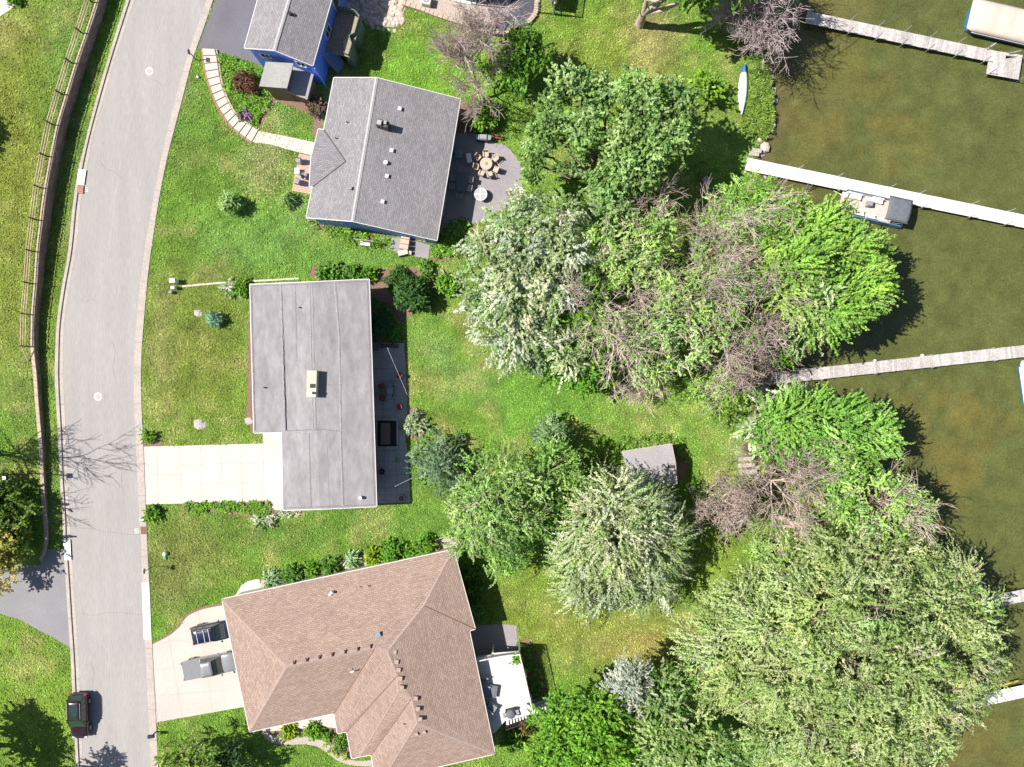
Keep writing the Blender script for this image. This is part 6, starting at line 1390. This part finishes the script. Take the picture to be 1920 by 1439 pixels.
tree('maple_tree', 'bright green tree at the lower right edge of the silvery tree', [(1095,575,40,8),(1100,625,44,7.5),(1060,655,40,6.5),(1110,680,38,6),(1040,685,34,5),(1080,700,30,4.5),(1130,640,24,7)], 'bright', base=(1110,600), trunk_r=.25)
tree('maple_tree', 'silver tipped light green branch tree between the silvery tree and the bare limbs', [(1060,655,30,8.2),(1075,680,26,7.6)], 'silver', dmul=.9, trunk_r=.1)
tree('olive_tree', 'pale yellow green tree right of the silvery tree below the patio trees', [(1115,450,42,8),(1150,480,46,8.5),(1195,440,40,8),(1240,430,34,7),(1120,520,36,7),(1180,510,38,8),(1215,475,32,8)], 'olive', base=(1165,480), trunk_r=.28, twigs=40, dmul=1.3)
tree('olive_tree', 'sparse pale tree with many exposed twigs in the middle of the shore grove', [(1160,600,40,9),(1200,640,44,9),(1250,600,46,9.5),(1290,560,46,9.5),(1230,690,42,7),(1290,650,46,8),(1180,680,32,7),(1330,620,40,9),(1255,540,36,9)], 'olive', base=(1240,600), trunk_r=.3, twigs=150, dmul=1.35, holes=[(1160,560,34),(1205,575,26),(1260,500,24),(1180,690,24)])
tree('olive_tree', 'pale olive tree with bare upper limbs beside the bright shore tree', [(1330,500,44,9),(1380,530,46,9.5),(1350,570,46,9),(1410,570,42,9),(1400,620,38,7.5),(1440,600,34,7.5),(1340,440,36,8.5),(1370,650,34,6)], 'olive', base=(1375,545), trunk_r=.34, twigs=130, dmul=1.3, tint=(.85,.95,.8), holes=[(1340,440,30),(1400,480,30),(1370,655,40),(1450,600,24)])
tree('shore_tree', 'soft green tree below the start of the white dock', [(1375,385,36,8),(1420,368,32,8),(1450,390,38,8),(1390,420,44,8.5),(1440,430,42,9),(1350,400,32,7),(1490,400,34,8)], 'locust', base=(1405,400), trunk_r=.3, tint=(1.05,1.15,.85), dmul=1.2)
tree('shore_tree', 'large bright green tree with feathery tips leaning over the lake', [(1500,430,52,9),(1550,430,46,8.5),(1590,470,44,8.5),(1612,535,46,8.5),(1560,565,50,9),(1632,470,24,7),(1640,545,22,7),(1500,500,56,10),(1470,460,36,9.5),(1590,580,38,8),(1540,600,40,7.5),(1490,560,44,9),(1455,530,34,9),(1620,500,28,7.5),(1440,480,34,9)], 'spiky', base=(1480,510), trunk_r=.42, dmul=1.15)
tree('shore_tree', 'silver streaked branch tree at the lower side of the feathery lake tree', [(1530,545,34,10.2),(1510,590,38,9),(1550,600,30,8.5),(1500,630,24,7)], 'silver', dmul=.9, trunk_r=.12, tint=(.95,1,.72))
tree('young_tree', 'small bright green tree at the water edge above the pale middle dock', [(1462,655,20,5),(1480,650,16,5),(1468,670,14,4)], 'bright', tint=(1.1,1.1,1), trunk_r=.1)
tree('young_tree', 'green low tree on the lawn edge left of the pale middle dock', [(1375,690,30,4.5),(1330,715,30,4),(1345,755,28,3.5),(1385,725,26,4),(1300,730,24,3.5)], 'locust', tint=(1.1,1.15,.8), trunk_r=.12, dmul=.95)
tree('shore_tree', 'bright green tree with whitish left side just below the middle dock', [(1450,780,34,7),(1490,790,44,8),(1540,780,42,8),(1590,790,42,8),(1640,800,38,7),(1560,830,40,7),(1460,830,38,6.5),(1620,840,30,6),(1510,840,38,7),(1655,830,22,6)], 'spiky', base=(1500,800), trunk_r=.32, dmul=1.1, tint=(.85,.95,1))
tree('shore_tree', 'whitish leaved edge tree between the grass bank and the bright tree below the middle dock', [(1480,750,26,6),(1445,765,26,6.2),(1415,795,24,5.5),(1420,830,22,5),(1500,740,16,5)], 'silver', dmul=1.0, trunk_r=.12)
tree('shore_tree', 'olive green tree with brown twigs leaning over the water in the lower right', [(1560,870,42,7),(1520,900,36,6.5),(1600,900,44,7.5),(1570,950,46,7.5),(1640,930,44,8),(1690,930,40,7.5),(1720,960,36,7),(1660,980,44,7),(1610,990,40,6),(1540,980,34,5.5)], 'olive', base=(1570,930), trunk_r=.36, twigs=60, dmul=1.3, tint=(.9,1,.8), holes=[(1480,900,30),(1660,945,34)])
tree('weeping_tree', 'large weeping white leaved tree in front of the garden shed', [(1155,940,58,7.5),(1205,972,50,7),(1110,980,52,7),(1160,1010,66,7.5),(1215,1020,56,6.5),(1100,1050,52,5.5),(1150,1080,58,5.2),(1210,1080,54,4.8),(1245,1050,36,4.5),(1095,1100,40,4),(1175,905,22,6.6),(1130,905,26,7),(1085,1010,34,5.5),(1245,990,30,5.5)], 'weepwhite', base=(1140,960), trunk_r=.4, dmul=1.05, zr=.85)
tree('young_tree', 'green tree tucked against the left side of the weeping white tree', [(1050,930,30,5.5),(1070,960,30,5),(1040,985,28,4.5),(1060,1000,24,4)], 'bright', tint=(.8,.85,1), trunk_r=.15)
tree('locust_tree', 'large soft green tree between the round evergreen and the weeping tree', [(910,900,46,8),(950,890,44,8.5),(890,940,42,7.5),(935,945,50,8.5),(975,910,40,8),(880,980,38,6.5),(920,990,44,7),(980,960,42,7),(1000,905,34,7.5),(870,1010,28,5.5)], 'locust', base=(960,930), trunk_r=.36, twigs=60, dmul=1.1)
tree('locust_tree', 'small soft green tree right of the brown roof corner', [(935,1020,30,5),(965,1040,30,5),(940,1060,28,4.5),(965,1005,26,4.5)], 'locust', trunk_r=.14, tint=(.95,1.05,.9))
tree('locust_tree', 'soft grey green tree below the rounded bluish treetop on the back lawn', [(1035,870,38,6.5),(1065,900,30,6),(1010,890,30,6.5),(1040,930,30,5.5),(1060,860,24,6)], 'locust', trunk_r=.22, dmul=1.1, tint=(.95,1,.9))
spruce('spruce', 'rounded grey green evergreen top above the soft green trees on the back lawn', 1036, 818, 32, 6.5, (1.2,1.2,.95))
tree('willow_tree', 'huge pale green tree filling the lower right corner over the docks', [(1560,1060,76,8),(1640,1050,70,8),(1720,1060,64,6.3),(1480,1090,66,7.2),(1410,1120,60,6.4),(1360,1150,50,5.6),(1780,1090,52,5.9),(1540,1150,84,10.4),(1640,1150,84,10.8),(1740,1150,76,8.2),(1820,1160,58,6.9),(1450,1180,76,8.8),(1380,1210,64,7.2),(1320,1220,48,5.6),(1590,1240,88,11.6),(1690,1240,84,10.8),(1790,1230,70,7.6),(1850,1220,42,6.3),(1490,1270,80,10),(1410,1290,66,8),(1350,1290,52,6.4),(1620,1330,84,10.4),(1720,1320,76,7.9),(1790,1300,56,6.9),(1530,1360,78,9.6),(1450,1370,62,8),(1680,1400,76,8.8),(1590,1430,76,8.8),(1500,1450,66,8),(1750,1380,50,6.3),(1840,1270,36,5.9),(1650,1480,80,8)], 'willow', base=(1500,1120), trunk_r=.7, twigs=200, dmul=1.0, vlimb=160)
tree('maple_tree', 'bright green maple at the bottom edge right of the lower stairs', [(1045,1330,38,7),(1090,1310,36,7.5),(1130,1330,38,8),(1060,1380,44,7.5),(1120,1380,46,8),(1030,1410,36,6),(1090,1430,46,7),(1160,1400,36,7.5),(1160,1350,26,7)], 'bright', base=(1085,1340), trunk_r=.3, dmul=1.15)
tree('weeping_spruce', 'pale blue white drooping conifer between the bright maple and the huge tree', [(1180,1280,32,8),(1165,1300,24,7.5),(1195,1305,24,7.5),(1200,1335,18,7),(1185,1265,24,7)], 'bluewhite', base=(1175,1265), trunk_r=.14, dmul=1.1)
tree('shore_tree', 'long leaved green tree at the bottom edge between the blue conifer and the huge tree', [(1240,1290,34,7),(1250,1330,40,8),(1230,1380,42,8),(1290,1370,44,8),(1340,1400,42,8),(1280,1420,44,8),(1210,1420,36,7.5),(1370,1430,36,8)], 'silver', base=(1250,1320), trunk_r=.3, tint=(.62,.76,.42), dmul=1.1)
tree('shore_tree', 'dark green leafy tree behind the blue conifer top', [(1235,1290,30,6),(1265,1290,30,6),(1250,1320,30,5.5)], 'bright', trunk_r=.14)
tree('tree_and_shadow', 'olive tree at the bottom edge on the front lawn of the brown roofed house', [(345,1410,34,4.5),(320,1425,28,4),(370,1425,30,4.5),(350,1445,30,4)], 'olive', trunk_r=.15, tint=(.55,.55,.4))
tree('tree_and_shadow', 'dark green crown added as the shadow of the olive tree at the bottom edge', [(430,1425,30,3.2),(445,1440,28,3.2),(415,1445,28,3)], 'dark', trunk_r=.15)  # dark crown added where the olive tree throws its shadow
tree('evergreen_tree', 'dark green tree at the left edge below the lamp post', [(5,930,38,2.0),(-20,955,42,2.2),(12,975,34,2.0),(-15,1000,38,2.2),(36,950,26,1.8),(30,1010,26,1.8)], 'maple', trunk_r=.2, tint=(1.15,.95,.8), dmul=1.0)
tree('flowering_tree', 'cream yellow flowering tree at the left edge above the dark side drive', [(0,1010,34,2.8),(-18,1050,44,3.2),(10,1060,26,2.8),(-5,1085,28,2.8)], 'yellow', trunk_r=.2)
tree('evergreen_tree', 'tree beyond the lower left corner that shades the lawn corner', [(-120,1425,50,6.5),(-105,1470,50,6.5),(-60,1520,40,9),(-75,1545,44,9),(-130,1400,40,6)], 'maple', trunk_r=.25)
tree('evergreen_tree', 'tree beyond the left edge that casts the round shadow on the upper lawn', [(-95,230,42,4),(-92,262,34,3.6)], 'dark', trunk_r=.25)
for x, y, r, h, st_, l, ti in ((1315,935,22,1.2,'olive','low green brush under the left side of the wide brown bare tree',None),(1365,985,26,1.4,'bright','low green brush under the lower side of the wide brown bare tree',(.8,.8,1)),(1400,930,22,1.2,'bright','low green brush between the wide brown bare tree and the stone steps',(.8,.9,1)),(1430,1030,30,1.5,'olive','green brush on the lawn edge below the fallen trunk',None),(1240,905,16,1.0,'bright','small shrub at the right corner of the garden shed',None)):
    bush('shrub', l, x, y, r, h, st_, 'shrub', None, tint=ti)
# trees that are bare: (label, crown centre px, height, seed, twig material, spread, trunk radius, kids, twig radius, lean)
BARE = [
 ('bare purple grey tree with long trunk shadow above the rounded patio', (896,186), 10.5, 6, 'twig', 0.85, .17, (10,8,7,5), .026, (-.06,.34), 1),
 ('dense bare lilac grey tree at the lake edge by the grey dock', (1438,22), 10.5, 9, 'twiggrey', 1.25, .24, (12,9,8,5), .030, (-.02,0), 0),
 ('bare twiggy treetop above the pale yellow green tree', (1215,388), 9.5, 12, 'twig', 1.0, .12, (8,6,5,4), .024, (.0,.02), 0),
 ('bare pale limbed tree standing left in the middle of the shore grove', (1190,565), 14, 15, 'twigpale', 1.15, .22, (8,7,6,4), .025, (-.02,.02), 0),
 ('bare branched tree between the soft green dock tree and the olive tree', (1350,460), 13, 18, 'twigpale', .92, .18, (9,7,5,4), .025, (0,0), 0),
 ('bare twiggy tree on the bank above the pale middle dock', (1395,655), 10, 23, 'twig', 1.3, .18, (9,8,6,4), .025, (.05,0), 0),
 ('low bare brush tree at the lawn edge below the grove', (1215,715), 6.5, 29, 'twigpale', 1.2, .10, (7,6,5,4), .022, (0,0), 0),
 ('wide brown bare tree right of the garden shed', (1340,952), 7.2, 31, 'twigbrown', 1.3, .2, (12,8,5,4), .023, (0,0), 0),
 ('bare brown tree behind the whitish tree on the bank', (1482,900), 10.5, 37, 'twigbrown', 1.1, .2, (9,8,6,4), .025, (0,.03), 0),
 ('pale bare tree in the olive tree leaning over the lake', (1655,945), 9.2, 41, 'twigpale', .8, .16, (8,7,5,4), .025, (0,0), 0),
 ('bare pinkish branched crown deep in the right part of the shore grove', (1300,590), 14, 51, 'twig', 1.05, .16, (8,7,5,4), .025, (0,0), 0),
 ('bare pinkish branched crown beside the lower side of the feathery lake tree', (1442,588), 13, 53, 'twig', .9, .14, (8,6,5,4), .025, (0,0), 0),
 ('bare tree at the left edge whose branching shadow crosses the road', (-52,846), 13, 43, 'twig', .95, .22, (7,6,5,4), .028, (0,0), 1)]
for (lab, cp, h_, sd__, tm, spr, r_, kd, rt, ln, isb) in BARE:
    if not isb: q = P(cp[0], cp[1], h_ * .62); cp = (q.x * S + 960, 719.5 - q.y * S)
    bare_tree('bare_tree', lab, cp, h_, sd__, tm, lean=ln, spread=spr, r=r_, kids=kd, rtwig=rt)
# fallen leaves and straw flecks on the front lawn
rgn = np.random.default_rng(77); nf = 520; a_ = np.stack([P(1,1).x * 0 + (np.where(rgn.uniform(0, 1, nf) < .6, rgn.normal(505, 34, nf), rgn.uniform(400, 600, nf)) - 960) / S, (719.5 - np.where(rgn.uniform(0, 1, nf) < .6, rgn.normal(325, 38, nf), rgn.uniform(200, 390, nf))) / S, np.full(nf, .03)], 1)
pal_ = np.array([(.60,.52,.30),(.50,.42,.22),(.42,.40,.16)]); ang_ = rgn.uniform(0, 6.28, nf)
V_, F_, C__ = leaves_at(a_, np.stack([np.cos(ang_), np.sin(ang_), ang_ * 0], 1), np.tile([[0, 0, 3.]], (nf, 1)), .20, .13, pal_[rgn.integers(0, 3, nf)], rgn)
tag(link('fallen_leaves', np_mesh('fallen_leaves', V_, F_, C__), M['leaf']), 'dry yellow leaves scattered on the lawn by the board platform', 'fallen leaves', kind='stuff')
fl_ = thing('fallen_trunk', 'thick pale broken trunk and roots on the bank below the wide brown bare tree', 'fallen trunk', P(1480,985))
b = MB(); 
for (x0, y0, z0, r0), (x1, y1, z1, r1) in (((1445,965,.3,.22),(1475,975,1.0,.34)),((1475,975,1.0,.34),(1510,990,1.6,.3)),((1510,990,1.6,.3),(1500,1010,.2,.42)),((1462,985,.3,.12),(1500,990,1.2,.2)),((1505,985,1.6,.22),(1530,960,3.2,.14)),((1490,1000,.5,.3),(1520,1010,.4,.16))):
    b.tube(P(x0, y0, z0), P(x1, y1, z1), r0, r1, 9)
b.build('trunk', M['palebark'], fl_, world=True, smooth=True)
b = MB(); b.tube(P(1497,1003,.0), P(1500,1012,1.5), .45, .3, 9); b.build('broken_base', M['rust'], fl_, world=True, smooth=True)

# ---------------------------------------------------------------- grass tufts over the lawns
def in_poly(p, W):
    ins = np.zeros(len(p), bool); k = len(W)
    for i in range(k):
        a = W[i]; b_ = W[(i + 1) % k]
        if abs(b_.y - a.y) < 1e-9: continue
        ins ^= ((a.y > p[:, 1]) != (b_.y > p[:, 1])) & (p[:, 0] < (b_.x - a.x) * (p[:, 1] - a.y) / (b_.y - a.y) + a.x)
    return ins
rng = np.random.default_rng(404); N_ = 230000
g_ = np.stack([rng.uniform(-54, 29, N_), rng.uniform(-41, 41, N_)], 1)
lox = np.array([P(*q) for q in resample(LO, 200)]); rox = np.array([P(*q) for q in resample(RO, 200)]); cpx = np.array([tuple(c) for c in capw])
fx = lambda A, y: np.interp(y, A[::-1, 1], A[::-1, 0])
road_ = (g_[:, 0] > fx(lox, g_[:, 1]) - .02) & (g_[:, 0] < fx(rox, g_[:, 1]) + .02)
ok = ~road_ & (g_[:, 0] < shore_x(g_[:, 1]) - .8)
for W in EXCL: ok &= ~in_poly(g_, W)
g_ = g_[ok]; cx_ = fx(cpx, g_[:, 1]); ty = 719.5 - g_[:, 1] * S
up_ = (g_[:, 0] < cx_ - .15) & (g_[:, 1] > capw[-1].y) ; near_ = (np.abs(g_[:, 0] - cx_) < .25) & (g_[:, 1] > capw[-1].y)
hz_ = np.where(up_, np.array([float(np.interp(q, cpx[::-1, 1], cpx[::-1, 2])) for q in g_[:, 1]]), 0); g_ = g_[~near_]; hz_ = hz_[~near_]
n_ = len(g_); ang = rng.uniform(0, 6.28, n_); ax_ = np.stack([np.cos(ang), np.sin(ang), rng.uniform(.1, .9, n_)], 1)
cc_ = lawn_col(g_[:, 0], g_[:, 1]).clip(.01, .9) * rng.normal(1.12, .24, (n_, 1)).clip(.5, 1.9) * (1 + rng.normal(0, 1, (n_, 1)) * np.array([[.10, 0, .05]]))
V_, F_, C__ = leaves_at(np.concatenate([g_, hz_[:, None] + .05], 1), ax_, np.tile([[0, 0, 1.6]], (n_, 1)), .24, .10, cc_.clip(.01, .9), rng)
tag(link('grass', np_mesh('grass', V_, F_, C__), M['turf']), 'short tufts of lawn grass covering the yards', 'grass', kind='stuff')
